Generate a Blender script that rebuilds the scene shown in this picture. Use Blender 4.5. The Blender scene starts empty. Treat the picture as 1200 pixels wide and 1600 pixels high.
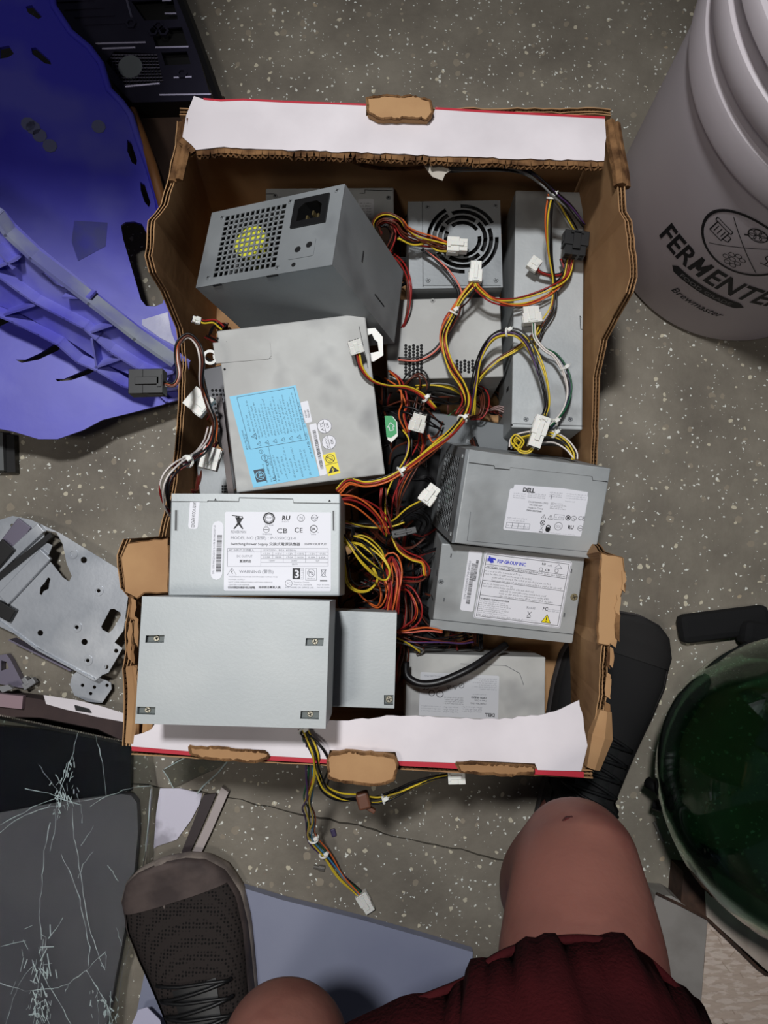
import bpy, bmesh, math, random
from mathutils import Vector, Matrix, noise
from mathutils.geometry import tessellate_polygon
random.seed(7)
S = bpy.context.scene
COL = S.collection
# ------------------------------------------------------------------ camera
CAM_H = 0.95; TILT = math.radians(5.5); FPX = 1200.0
cd = bpy.data.cameras.new('camera'); cam = bpy.data.objects.new('camera', cd); COL.objects.link(cam)
cam.location = (0, 0, CAM_H); cam.rotation_euler = (TILT, 0, 0)
cd.sensor_fit = 'VERTICAL'; cd.sensor_height = 32.0; cd.lens = 24.0
cd.clip_start = 0.02; cd.clip_end = 30
S.camera = cam
# ------------------------------------------------------------------ world, lights, exposure
w = bpy.data.worlds.new('world'); S.world = w; w.use_nodes = True
bg = w.node_tree.nodes['Background']; bg.inputs[0].default_value = (0.75, 0.82, 1.0, 1); bg.inputs[1].default_value = 0.05
def area(name, loc, target, size, size_y, power, color):
    l = bpy.data.lights.new(name, 'AREA'); l.shape = 'RECTANGLE'; l.size = size; l.size_y = size_y
    l.energy = power; l.color = color
    o = bpy.data.objects.new(name, l); COL.objects.link(o); o.location = loc
    o.rotation_euler = (Vector(target) - Vector(loc)).to_track_quat('-Z', 'Y').to_euler()
    return o
area('ceiling_lamp', (-0.50, -0.30, 2.2), (0.0, -0.2, 0), 0.25, 0.25, 7.5, (1.0, 0.95, 0.88))
sl = bpy.data.lights.new('hooded_lamp', 'SPOT'); sl.energy = 105; sl.color = (0.97, 0.98, 1.0); sl.spot_size = math.radians(62); sl.spot_blend = 1.0; sl.shadow_soft_size = 0.07
so_ = bpy.data.objects.new('hooded_lamp', sl); COL.objects.link(so_); so_.location = (-0.18, 0.48, 1.95); so_.rotation_euler = (Vector((0.0, 0.02, 0)) - Vector(so_.location)).to_track_quat('-Z', 'Y').to_euler()
S.view_settings.view_transform = 'Standard'; S.view_settings.look = 'None'
S.view_settings.exposure = 0.0; S.view_settings.gamma = 1.0; S.view_settings.use_curve_mapping = False

# ------------------------------------------------------------------ helpers
def P(u, v, z=0.0):
    """world point at height z seen at photo pixel (u, v)"""
    dx = (u - 600) / FPX; dy = -(v - 800) / FPX
    ca, sa = math.cos(TILT), math.sin(TILT)
    d = Vector((dx, dy * ca + sa, dy * sa - ca))
    return Vector((0, 0, CAM_H)) + d * ((z - CAM_H) / d.z)
def PL(u, v, a, n):
    """photo pixel on the plane through a with normal n"""
    dx = (u - 600) / FPX; dy = -(v - 800) / FPX
    ca, sa = math.cos(TILT), math.sin(TILT)
    d = Vector((dx, dy * ca + sa, dy * sa - ca)); c = Vector((0, 0, CAM_H))
    return c + d * ((a - c).dot(n) / d.dot(n))
def lin(c):
    return tuple(((x / 255) / 12.92 if x / 255 <= 0.04045 else ((x / 255 + 0.055) / 1.055) ** 2.4) for x in c)

MATS = {}
def mat(name, rgb, rough=0.6, metal=0.0, rgb2=None, scale=20.0, bump=0.0, bscale=200.0, spec=0.5, trans=0.0, ior=1.45, alpha=1.0, lo=0.4, hi=0.62, sss=0.0, stretch=None, rgb3=None, scale3=5):
    if name in MATS: return MATS[name]
    m = bpy.data.materials.new(name); m.use_nodes = True; nt = m.node_tree; b = nt.nodes['Principled BSDF']
    b.inputs['Roughness'].default_value = rough; b.inputs['Metallic'].default_value = metal
    b.inputs['Specular IOR Level'].default_value = spec; b.inputs['IOR'].default_value = ior
    b.inputs['Transmission Weight'].default_value = trans; b.inputs['Alpha'].default_value = alpha
    if sss: b.inputs['Subsurface Weight'].default_value = sss; b.inputs['Subsurface Scale'].default_value = 0.01
    b.inputs['Base Color'].default_value = (*lin(rgb), 1)
    tc = nt.nodes.new('ShaderNodeTexCoord'); vec = tc.outputs['Object']
    if stretch:
        mp = nt.nodes.new('ShaderNodeMapping'); mp.inputs['Scale'].default_value = stretch
        nt.links.new(vec, mp.inputs[0]); vec = mp.outputs[0]
    if rgb2:
        n = nt.nodes.new('ShaderNodeTexNoise'); n.inputs['Scale'].default_value = scale; n.inputs['Detail'].default_value = 6
        nt.links.new(vec, n.inputs['Vector'])
        r = nt.nodes.new('ShaderNodeValToRGB'); r.color_ramp.elements[0].position = lo; r.color_ramp.elements[1].position = hi
        r.color_ramp.elements[0].color = (*lin(rgb), 1); r.color_ramp.elements[1].color = (*lin(rgb2), 1)
        nt.links.new(n.outputs['Fac'], r.inputs[0]); out = r.outputs[0]
        if rgb3:
            n3 = nt.nodes.new('ShaderNodeTexNoise'); n3.inputs['Scale'].default_value = scale3; n3.inputs['Detail'].default_value = 3
            nt.links.new(vec, n3.inputs['Vector'])
            r3 = nt.nodes.new('ShaderNodeValToRGB'); r3.color_ramp.elements[0].position = .52; r3.color_ramp.elements[1].position = .68
            nt.links.new(n3.outputs['Fac'], r3.inputs[0])
            mx = nt.nodes.new('ShaderNodeMix'); mx.data_type = 'RGBA'
            nt.links.new(r3.outputs[0], mx.inputs[0]); nt.links.new(out, mx.inputs[6]); mx.inputs[7].default_value = (*lin(rgb3), 1); out = mx.outputs[2]
        nt.links.new(out, b.inputs['Base Color'])
    if bump:
        n2 = nt.nodes.new('ShaderNodeTexNoise'); n2.inputs['Scale'].default_value = bscale; n2.inputs['Detail'].default_value = 4
        nt.links.new(vec, n2.inputs['Vector'])
        bp = nt.nodes.new('ShaderNodeBump'); bp.inputs['Strength'].default_value = bump; bp.inputs['Distance'].default_value = 0.002
        nt.links.new(n2.outputs['Fac'], bp.inputs['Height']); nt.links.new(bp.outputs[0], b.inputs['Normal'])
    MATS[name] = m; return m

GALV = mat('galvanised_steel', (160, 164, 165), .5, .25, (180, 183, 183), 9, .05, 300, rgb3=(140, 142, 142), scale3=14)
GALV_D = mat('galvanised_steel_dusty', (132, 136, 138), .5, .3, (150, 154, 156), 7, .05, 300, rgb3=(104, 107, 110), scale3=10)
GALV_S = mat('grey_zinc_steel', (160, 165, 166), .5, .25, (170, 174, 174), 9, .04, 400)
GALV_M = mat('smudged_steel', (166, 166, 163), .6, .12, (184, 185, 182), 12, .04, 300, rgb3=(132, 132, 132), scale3=13, spec=.3)
SEAM = mat('seam_dark', (25, 25, 27), .8)
BLACK = mat('black_plastic', (18, 18, 19), .45)
DARKIN = mat('dark_interior', (10, 10, 12), .8)
WHITE = mat('white_nylon', (225, 222, 215), .4, sss=.1)
PAPER = mat('white_label_paper', (226, 226, 232), .55)
PAPER_D = mat('grey_label_paper', (190, 192, 196), .5)
BLUEP = mat('light_blue_label_paper', (120, 196, 228), .5)
YEL = mat('yellow_label', (240, 220, 20), .5)
INK = mat('black_ink', (28, 28, 32), .6)
INKG = mat('grey_ink', (110, 112, 120), .6)
INKB = mat('blue_ink', (50, 60, 190), .6)
INKDB = mat('dark_teal_ink', (20, 50, 70), .6)
CARD = mat('cardboard_inside', (178, 140, 100), .85, 0, (162, 124, 88), 14, .12, 90, spec=.15, rgb3=(146, 110, 76), scale3=7)
CARD_E = mat('cardboard_torn_edge', (132, 98, 66), .9, 0, (78, 54, 36), 60, .5, 300, spec=.1)
CARDW = mat('white_faced_cardboard', (224, 217, 220), .6, 0, (208, 201, 204), 9, .1, 60, spec=.3)
RED = mat('red_print', (180, 32, 50), .6)
WIRE = {'y': mat('yellow_wire', (210, 182, 48), .4), 'o': mat('orange_wire', (204, 98, 44), .4), 'r': mat('red_wire', (146, 34, 32), .4),
        'k': mat('black_wire', (16, 15, 17), .4), 'w': mat('white_wire', (214, 206, 200), .4), 'n': mat('navy_wire', (22, 26, 58), .4),
        'b': mat('brown_wire', (88, 42, 28), .45), 'g': mat('green_wire', (20, 84, 52), .4), 'p': mat('purple_wire', (72, 46, 92), .4),
        'c': mat('blue_wire', (60, 130, 170), .4), 'e': mat('grey_wire', (120, 120, 118), .4), 's': mat('salmon_wire', (214, 110, 92), .4)}
WN = {'y': 'yellow wire', 'o': 'orange wire', 'r': 'red wire', 'k': 'black wire', 'w': 'white wire', 'n': 'navy wire', 'b': 'brown wire',
      'g': 'green wire', 'p': 'purple wire', 'c': 'blue wire', 'e': 'grey wire', 's': 'salmon wire'}

class B:
    """mesh collector: everything added becomes ONE mesh object on build()"""
    def __init__(s): s.v = []; s.f = []; s.m = []
    def add(s, vs, fs, mi=0):
        n = len(s.v); s.v += [Vector(p) for p in vs]; s.f += [tuple(i + n for i in f) for f in fs]; s.m += [mi] * len(fs)
    def box(s, c, d, R=None, mi=0, bev=0.0):
        c = Vector(c); hx, hy, hz = d[0] / 2, d[1] / 2, d[2] / 2
        if bev:
            b = min(bev, hx * .9, hy * .9, hz * .9)
            bm = bmesh.new(); bmesh.ops.create_cube(bm, size=1)
            for v in bm.verts: v.co = Vector((v.co.x * 2 * hx, v.co.y * 2 * hy, v.co.z * 2 * hz))
            bmesh.ops.bevel(bm, geom=bm.edges[:], offset=b, segments=2, affect='EDGES', profile=.5)
            vs = [v.co.copy() for v in bm.verts]; bm.verts.index_update(); fs = [[v.index for v in f.verts] for f in bm.faces]; bm.free()
        else:
            vs = [Vector((x, y, z)) for x in (-hx, hx) for y in (-hy, hy) for z in (-hz, hz)]
            fs = [(0, 1, 3, 2), (4, 6, 7, 5), (0, 4, 5, 1), (2, 3, 7, 6), (0, 2, 6, 4), (1, 5, 7, 3)]
        if R: vs = [R @ p for p in vs]
        s.add([p + c for p in vs], fs, mi)
    def hexa(s, bot, top, mi=0):
        s.add(list(bot) + list(top), [(3, 2, 1, 0), (4, 5, 6, 7)] + [(i, (i + 1) % 4, 4 + (i + 1) % 4, 4 + i) for i in range(4)], mi)
    def plate(s, outer, holes=(), z0=0.0, z1=0.001, M=None, mi=0):
        """2-D outline with holes extruded z0..z1; M maps to the object frame"""
        loops = [[Vector((p[0], p[1], 0)) for p in outer]] + [[Vector((p[0], p[1], 0)) for p in h] for h in holes]
        tri = tessellate_polygon(loops); flat = [p for l in loops for p in l]; n = len(flat)
        vs = [Vector((p.x, p.y, z0)) for p in flat] + [Vector((p.x, p.y, z1)) for p in flat]
        fs = [tuple(i + n for i in t) for t in tri] + [tuple(reversed(t)) for t in tri]
        k = 0
        for l in loops:
            m = len(l)
            for i in range(m): a = k + i; b = k + (i + 1) % m; fs.append((a, b, b + n, a + n))
            k += m
        if M: vs = [M @ p for p in vs]
        s.add(vs, fs, mi)
    def tube(s, pts, r, n=6, mi=0, cap=True):
        pts = [Vector(p) for p in pts]; L = len(pts); rs = r if isinstance(r, (list, tuple)) else [r] * L
        up = Vector((0.13, 0.21, 1)); vs = []
        for i, p in enumerate(pts):
            t = (pts[min(i + 1, L - 1)] - pts[max(i - 1, 0)])
            if t.length < 1e-9: t = Vector((1, 0, 0))
            t.normalize(); a = up - t * up.dot(t)
            if a.length < 1e-4: a = t.orthogonal()
            a.normalize(); up = a; b = t.cross(a)
            for k in range(n):
                q = 2 * math.pi * k / n; vs.append(p + (a * math.cos(q) + b * math.sin(q)) * rs[i])
        fs = [(i * n + k, i * n + (k + 1) % n, (i + 1) * n + (k + 1) % n, (i + 1) * n + k) for i in range(L - 1) for k in range(n)]
        if cap: fs += [tuple(reversed(range(n))), tuple((L - 1) * n + k for k in range(n))]
        s.add(vs, fs, mi)
    def lathe(s, prof, n=64, c=(0, 0, 0), mi=0):
        c = Vector(c); vs = [c + Vector((r * math.cos(2 * math.pi * k / n), r * math.sin(2 * math.pi * k / n), z)) for r, z in prof for k in range(n)]
        fs = [(i * n + k, i * n + (k + 1) % n, (i + 1) * n + (k + 1) % n, (i + 1) * n + k) for i in range(len(prof) - 1) for k in range(n)]
        s.add(vs, fs, mi)
    def cyl(s, c, r, z0, z1, n=16, M=None, mi=0, r2=None):
        r2 = r if r2 is None else r2
        vs = [Vector((c[0] + rr * math.cos(2 * math.pi * k / n), c[1] + rr * math.sin(2 * math.pi * k / n), z)) for rr, z in ((r, z0), (r2, z1)) for k in range(n)]
        if M: vs = [M @ p for p in vs]
        fs = [(k, (k + 1) % n, n + (k + 1) % n, n + k) for k in range(n)] + [tuple(reversed(range(n))), tuple(range(n, 2 * n))]
        s.add(vs, fs, mi)
    def build(s, name, mats, parent=None, smooth=False, kind=None, label=None):
        me = bpy.data.meshes.new(name); me.from_pydata([tuple(p) for p in s.v], [], s.f)
        mats = mats if isinstance(mats, (list, tuple)) else [mats]
        for m in mats: me.materials.append(m)
        if len(mats) > 1: me.polygons.foreach_set('material_index', s.m)
        if smooth: me.polygons.foreach_set('use_smooth', [True] * len(me.polygons))
        bm = bmesh.new(); bm.from_mesh(me); bmesh.ops.recalc_face_normals(bm, faces=bm.faces); bm.to_mesh(me); bm.free()
        o = bpy.data.objects.new(name, me); COL.objects.link(o)
        if parent: o.parent = parent
        if kind: o['kind'] = kind
        if label: o['label'] = label
        return o
def empty(name, loc, R=None, label=None, cat=None, group=None):
    o = bpy.data.objects.new(name, None); COL.objects.link(o); o.empty_display_size = .02
    M = (R.to_4x4() if R else Matrix.Identity(4)); M.translation = Vector(loc); o.matrix_world = M
    if label: o['label'] = label
    if cat: o['category'] = cat
    if group: o['group'] = group
    return o
def tag(o, label, cat, group=None):
    o['label'] = label; o['category'] = cat
    if group: o['group'] = group
    return o
def rrect(x0, y0, x1, y1, r, n=4):
    out = []
    for cx, cy, a in ((x1 - r, y1 - r, 0), (x0 + r, y1 - r, 90), (x0 + r, y0 + r, 180), (x1 - r, y0 + r, 270)):
        for k in range(n + 1):
            q = math.radians(a + 90 * k / n); out.append((cx + r * math.cos(q), cy + r * math.sin(q)))
    return out
def circ(x, y, r, n=16, ry=None): return [(x + r * math.cos(2 * math.pi * k / n), y + (ry or r) * math.sin(2 * math.pi * k / n)) for k in range(n)]
def cat_rom(pts, per=8):
    pts = [Vector(p) for p in pts]; q = [pts[0] * 2 - pts[1]] + pts + [pts[-1] * 2 - pts[-2]]; out = []
    for i in range(1, len(q) - 2):
        for k in range(per):
            t = k / per; a, b, c, d = q[i - 1], q[i], q[i + 1], q[i + 2]
            out.append(.5 * ((2 * b) + (c - a) * t + (2 * a - 5 * b + 4 * c - d) * t * t + (3 * b - a - 3 * c + d) * t ** 3))
    out.append(pts[-1]); return out

# ---- flat print: text and marks laid on a label as thin ink
_tc = {}
def glyphs(s, bold=0.0, shear=0.0):
    if 'M' in s: bold = 0.0      # the bold outline of this capital folds over itself
    k = (s, bold, shear)
    if k not in _tc:
        cu = bpy.data.curves.new('text', 'FONT'); cu.body = s; cu.size = 1; cu.resolution_u = 2; cu.offset = bold; cu.shear = shear
        o = bpy.data.objects.new('text', cu); me = o.to_mesh()
        vs = [v.co.copy() for v in me.vertices]; me.calc_loop_triangles(); fs = [tuple(p.vertices) for p in me.loop_triangles]; o.to_mesh_clear()
        bpy.data.objects.remove(o); bpy.data.curves.remove(cu)
        w = max((v.x for v in vs), default=0); _tc[k] = (vs, fs, w)
    return _tc[k]
class Ink:
    """2-D print in label units; o, ex, ey = frame in the thing's local coordinates"""
    def __init__(s, o, ex, ey, z): s.o = Vector(o); s.ex = Vector(ex); s.ey = Vector(ey); s.z = z; s.b = B()
    up = 0.0; lay = 0.0
    def M(s, x, y): p = s.o + s.ex * x + s.ey * y; return Vector((p.x, p.y, s.z + s.up + s.lay))
    def poly(s, pts, mi=0): s.lay = (0, 0, .00004, .00008)[mi]; s.b.add([s.M(*p) for p in pts], [tuple(range(len(pts)))], mi)
    def rect(s, x0, y0, x1, y1, mi=0): s.poly([(x0, y0), (x1, y0), (x1, y1), (x0, y1)], mi)
    def line(s, pts, w=1.0, mi=0, close=False):
        pts = list(pts) + ([pts[0]] if close else [])
        for a, b in zip(pts, pts[1:]):
            dx, dy = b[0] - a[0], b[1] - a[1]; L = math.hypot(dx, dy) or 1; nx, ny = -dy / L * w / 2, dx / L * w / 2
            s.poly([(a[0] + nx, a[1] + ny), (b[0] + nx, b[1] + ny), (b[0] - nx, b[1] - ny), (a[0] - nx, a[1] - ny)], mi)
    def ring(s, x, y, r, w=1.0, mi=0, n=20): s.line(circ(x, y, r, n), w, mi, True)
    def disc(s, x, y, r, mi=0, n=20): s.poly(circ(x, y, r, n), mi)
    def tri(s, x, y, r, w=1, mi=0): s.line([(x - r, y - r * .7), (x + r, y - r * .7), (x, y + r)], w, mi, True); s.line([(x, y + r * .4), (x, y - r * .3)], w, mi)
    def text(s, t, x, y, size, mi=0, width=None, bold=0.0, shear=0.0, rot=0.0):
        s.lay = (0, 0, .00004, .00008)[mi]; vs, fs, w = glyphs(t, bold, shear); kx = (width / w) if (width and w) else size
        c, q = math.cos(rot), math.sin(rot)
        s.b.add([s.M(x + v.x * kx * c - v.y * size * q, y + v.x * kx * q + v.y * size * c) for v in vs], fs, mi)
    def words(s, x, y, w, h, mi=0, seed=0):
        rnd = random.Random(seed + int(x * 7 + y * 13)); cx = x
        while cx < x + w:
            n = rnd.randint(2, 7)
            for _ in range(n):
                if cx > x + w: break
                hh = h * rnd.choice((.6, .6, 1, .75)); ww = h * .42
                k = rnd.random()
                if k < .35: s.rect(cx, y, cx + ww * .35, y + hh, mi); s.rect(cx + ww * .35, y + hh * .75, cx + ww, y + hh * .98, mi)
                elif k < .7: s.rect(cx, y, cx + ww, y + hh * .25, mi); s.rect(cx, y + hh * .7, cx + ww * .9, y + hh * .95, mi)
                else: s.rect(cx + ww * .3, y, cx + ww * .7, y + hh, mi)
                cx += h * .56
            cx += h * .5
    def bars(s, x0, y0, x1, y1, n=40, mi=0, seed=1, vertical=False):
        rnd = random.Random(seed); L = (y1 - y0) if vertical else (x1 - x0); t = 0
        while t < L:
            a = L / n * rnd.choice((.4, .7, 1.1)); b = min(t + a, L)
            if vertical: s.rect(x0, y0 + t, x1, y0 + b, mi)
            else: s.rect(x0 + t, y0, x0 + b, y1, mi)
            t = b + L / n * rnd.choice((.4, .6, .9))

# ------------------------------------------------------------------ floor (setting)
def floor_material():
    m = bpy.data.materials.new('flecked_floor_paint'); m.use_nodes = True; nt = m.node_tree; L = nt.links.new; N = nt.nodes.new
    b = nt.nodes['Principled BSDF']; b.inputs['Roughness'].default_value = .62; b.inputs['Specular IOR Level'].default_value = .35
    tc = N('ShaderNodeTexCoord')
    n = N('ShaderNodeTexNoise'); n.inputs['Scale'].default_value = 7; n.inputs['Detail'].default_value = 9; n.inputs['Roughness'].default_value = .62; L(tc.outputs['Object'], n.inputs['Vector'])
    r = N('ShaderNodeValToRGB'); e = r.color_ramp.elements; e[0].position = .34; e[0].color = (*lin((104, 97, 87)), 1); e[1].position = .66; e[1].color = (*lin((136, 129, 116)), 1)
    k = r.color_ramp.elements.new(.5); k.color = (*lin((120, 113, 101)), 1)
    L(n.outputs['Fac'], r.inputs[0]); col = r.outputs[0]
    def flecks(scale, thr, keep, colour, dist=.35):
        nonlocal col
        v = N('ShaderNodeTexVoronoi'); v.inputs['Scale'].default_value = scale
        wn = N('ShaderNodeTexNoise'); wn.inputs['Scale'].default_value = scale * 1.3; L(tc.outputs['Object'], wn.inputs['Vector'])
        mx = N('ShaderNodeMix'); mx.data_type = 'VECTOR'; mx.inputs[0].default_value = .012 if scale < 60 else .006
        L(tc.outputs['Object'], mx.inputs[4]); L(wn.outputs['Color'], mx.inputs[5]); L(mx.outputs[1], v.inputs['Vector'])
        sp = N('ShaderNodeSeparateColor'); L(v.outputs['Color'], sp.inputs[0])
        # fleck radius varies with the cell's own random number
        th = N('ShaderNodeMath'); th.operation = 'MULTIPLY'; L(sp.outputs[1], th.inputs[0]); th.inputs[1].default_value = thr
        a = N('ShaderNodeMath'); a.operation = 'LESS_THAN'; L(v.outputs['Distance'], a.inputs[0]); L(th.outputs[0], a.inputs[1])
        g = N('ShaderNodeMath'); g.operation = 'GREATER_THAN'; L(sp.outputs[0], g.inputs[0]); g.inputs[1].default_value = keep
        f = N('ShaderNodeMath'); f.operation = 'MULTIPLY'; L(a.outputs[0], f.inputs[0]); L(g.outputs[0], f.inputs[1])
        mc = N('ShaderNodeMix'); mc.data_type = 'RGBA'; L(f.outputs[0], mc.inputs[0]); L(col, mc.inputs[6]); mc.inputs[7].default_value = (*lin(colour), 1); col = mc.outputs[2]
    flecks(70, .36, .70, (138, 128, 112)); flecks(110, .30, .88, (84, 82, 76)); flecks(110, .34, .80, (190, 182, 160)); flecks(170, .32, .74, (214, 214, 204)); flecks(260, .32, .8, (226, 230, 222)); flecks(48, .2, .9, (164, 148, 124))
    L(col, b.inputs['Base Color'])
    bp = N('ShaderNodeBump'); bp.inputs['Strength'].default_value = .25; bp.inputs['Distance'].default_value = .002
    n2 = N('ShaderNodeTexNoise'); n2.inputs['Scale'].default_value = 130; L(tc.outputs['Object'], n2.inputs['Vector']); L(n2.outputs['Fac'], bp.inputs['Height']); L(bp.outputs[0], b.inputs['Normal'])
    return m
FLOOR = floor_material()
fl = B(); fl.box((0, 0, -.03), (3.6, 3.6, .04)); flo = fl.build('floor', mat('floor_joint_dirt', (22, 20, 18), .9)); flo['kind'] = 'structure'
# two floor panels meet in a slightly open, wandering joint
seam = [P(-900, 1085), P(-200, 1160), P(210, 1224), P(330, 1241), P(470, 1272), P(560, 1290), P(640, 1312), P(720, 1328), P(800, 1350), P(1000, 1392), P(1500, 1500), P(2400, 1690)]
seam = [p for p in seam]; sm = []
for a, b_ in zip(seam, seam[1:]):
    for k in range(6): sm.append(a.lerp(b_, k / 6) + Vector((0, random.uniform(-.0014, .0014), 0)))
sm.append(seam[-1]); sm[0].x = -1.8; sm[-1].x = 1.8
a_ = B(); a_.plate([(p.x, p.y + random.uniform(.0006, .0016)) for p in sm] + [(1.8, 1.8), (-1.8, 1.8)], (), -.012, 0); a_.build('floor_panel', FLOOR, flo)
a_ = B(); a_.plate([(-1.8, -1.8), (1.8, -1.8)] + [(p.x, p.y - random.uniform(.0002, .0012)) for p in reversed(sm)], (), -.012, 0); a_.build('floor_panel', FLOOR, flo)

# unseen bench added so that its overhanging top shades the far left
wb = empty('shade_bench', (-.95, .8, 0), None, 'unseen wooden bench added beyond the far left corner, its top shading the blue crate', 'shade_bench')
WBM = mat('bench_wood', (120, 92, 64), .7, 0, (100, 76, 52), 8)
b = B()
for i in range(6): b.box((.21 + .0, -.28 + .145 * i, 1.07), (1.07, .143, .035), bev=.003)
b.build('bench_top', WBM, wb)
for y in (-.12, .5): b = B(); b.box((-.1, y, .5265), (.09, .07, 1.053), bev=.004); b.build('leg', WBM, wb); b = B(); b.box((-.1, y, 1.03), (.9, .06, .045)); b.build('bearer', WBM, wb)
# ------------------------------------------------------------------ cardboard box
box = empty('cardboard_box', P(590, 690, 0.0), None, 'large open brown corrugated cardboard box with torn white top flaps, full of power supplies', 'box')
BO = box.location.copy()
def bl(p): return Vector(p) - BO
def wall(rim, base, out, name, extra=None):
    """rim: world points along the ragged top edge; base: matching world points on the floor; out: outward direction.
       two liners with fluting between them, open at the top edge"""
    n = len(rim); T = .0065; res = []
    N = []
    for i in range(n - 1):
        k = max(1, int((rim[i + 1] - rim[i]).length / .008))
        for j in range(k): N.append((rim[i].lerp(rim[i + 1], j / k), base[i].lerp(base[i + 1], j / k)))
    N.append((rim[-1], base[-1]))
    rnd = random.Random(len(name) * 3 + n)
    body = B(); rows = []
    for i, (t, b_) in enumerate(N):
        jag = Vector((0, 0, rnd.uniform(-.0018, .0012)))
        t2 = t + jag; mid = b_.lerp(t2, .55)
        rows.append((b_, mid, t2))
    for side, off, mi in ((0, 0.0, 0), (1, T, 0)):
        for d in (0, .0009):
            pass
    # liners as thin closed sheets
    for off, drop in ((0.0, 0.0), (T / 2, .0012), (T, .0004)):
        vs = []; m = len(rows)
        for b_, mid, t2 in rows:
            for p in (b_, mid, t2 - Vector((0, 0, drop * rnd.uniform(.3, 2)))):
                vs += [p + out * off, p + out * (off + .0009)]
        fs = []
        for i in range(m - 1):
            a = i * 6; c = a + 6
            for k in (0, 2): fs += [(a + k, a + k + 2, c + k + 2, c + k), (a + k + 1, c + k + 1, c + k + 3, a + k + 3)]
            fs += [(a + 4, a + 5, c + 5, c + 4), (a, c, c + 1, a + 1)]
        fs += [(0, 1, 3, 2), (2, 3, 5, 4), tuple((m - 1) * 6 + k for k in (2, 3, 1, 0)), tuple((m - 1) * 6 + k for k in (4, 5, 3, 2))]
        body.add(vs, fs)
    body.v = [bl(p) for p in body.v]
    w_ = body.build(name, CARD, box)
    # fluting
    fb = B(); zig = []; s = 0.0; step = .0021
    for layer in (0, 1):
        o0 = .0009 + layer * T / 2; o1 = T / 2 + layer * T / 2 - .0001; k = 0; zig = []
        for i in range(len(rows) - 1):
            a, c = rows[i], rows[i + 1]; L = (c[2] - a[2]).length; q = max(1, round(L / step))
            for j in range(q):
                t = j / q; top = a[2].lerp(c[2], t); bot = a[1].lerp(c[1], t); zig.append((top, bot, (o0, o1)[k % 2])); k += 1
        vs = []
        for top, bot, o in zig:
            d = (bot - top).normalized(); vs += [top + out * o + d * .0012, top + out * o + d * .03]
        fb.add(vs, [(2 * i, 2 * i + 1, 2 * i + 3, 2 * i + 2) for i in range(len(zig) - 1)])
    fb.v = [bl(p) for p in fb.v]
    f = fb.build('fluting', CARD_E, w_, kind='stuff')
    return w_
X0, X1, Y0, Y1 = -.212, .222, -.160, .448
# pixel, height of the rim points; base follows the box footprint
def rim_pts(l): return [P(u, v, z) for u, v, z in l]
left = rim_pts([(288, 188, .25), (285, 225, .25), (272, 285, .25), (262, 318, .245), (243, 345, .245), (238, 400, .245), (244, 425, .24), (262, 455, .205), (285, 512, .155), (291, 560, .14), (288, 640, .14), (284, 700, .14), (275, 765, .15), (258, 838, .17), (205, 842, .245), (194, 868, .25), (199, 918, .25), (214, 935, .24), (208, 975, .25), (208, 1015, .25), (204, 1045, .25), (206, 1110, .25), (203, 1166, .25)])
lb = [Vector((X0, p.y, .002)) for p in left]; lb[0].y = Y1; lb[-1].y = Y0
wall(left, lb, Vector((-1, 0, 0)), 'side_wall')
right = rim_pts([(950, 192, .25), (966, 240, .25), (974, 292, .25), (977, 330, .25), (986, 345, .25), (992, 400, .25), (995, 432, .25), (988, 457, .245), (966, 495, .2), (948, 530, .165), (935, 590, .135), (933, 690, .12), (930, 760, .09), (925, 838, .09), (945, 862, .22), (972, 872, .25), (974, 900, .25), (966, 940, .25), (964, 990, .25), (950, 1010, .25), (947, 1040, .25), (946, 1085, .25), (940, 1125, .25), (926, 1200, .25)])
rb = [Vector((X1, p.y, .002)) for p in right]; rb[0].y = Y1; rb[-1].y = Y0
for p in right: p.x -= .006
wall(right, rb, Vector((1, 0, 0)), 'side_wall')
top = rim_pts([(290, 182, .25), (400, 186, .25), (560, 190, .25), (700, 194, .25), (850, 200, .25), (950, 206, .25)])
for p in top: p.y = Y1 + .004
tb = [Vector((min(max(p.x, X0), X1), Y1, .002)) for p in top]; tb[0].x = X0 - .004; tb[-1].x = X1 + .004; top[0].x -= .006; top[-1].x += .004; wall(top, tb, Vector((0, 1, 0)), 'end_wall')
bot = rim_pts([(205, 1166, .248), (400, 1178, .248), (600, 1188, .248), (760, 1197, .248), (926, 1203, .248)])
bb = [Vector((min(max(p.x, X0), X1), Y0 + .01, .002)) for p in bot]; bb[0].x = X0; bb[-1].x = X1; wall(bot, bb, Vector((0, -1, 0)), 'end_wall')
q = B(); q.box(bl(((X0 + X1) / 2, (Y0 + Y1) / 2, .003)), (X1 - X0, Y1 - Y0, .005)); q.build('bottom_panel', CARD, box)
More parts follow.
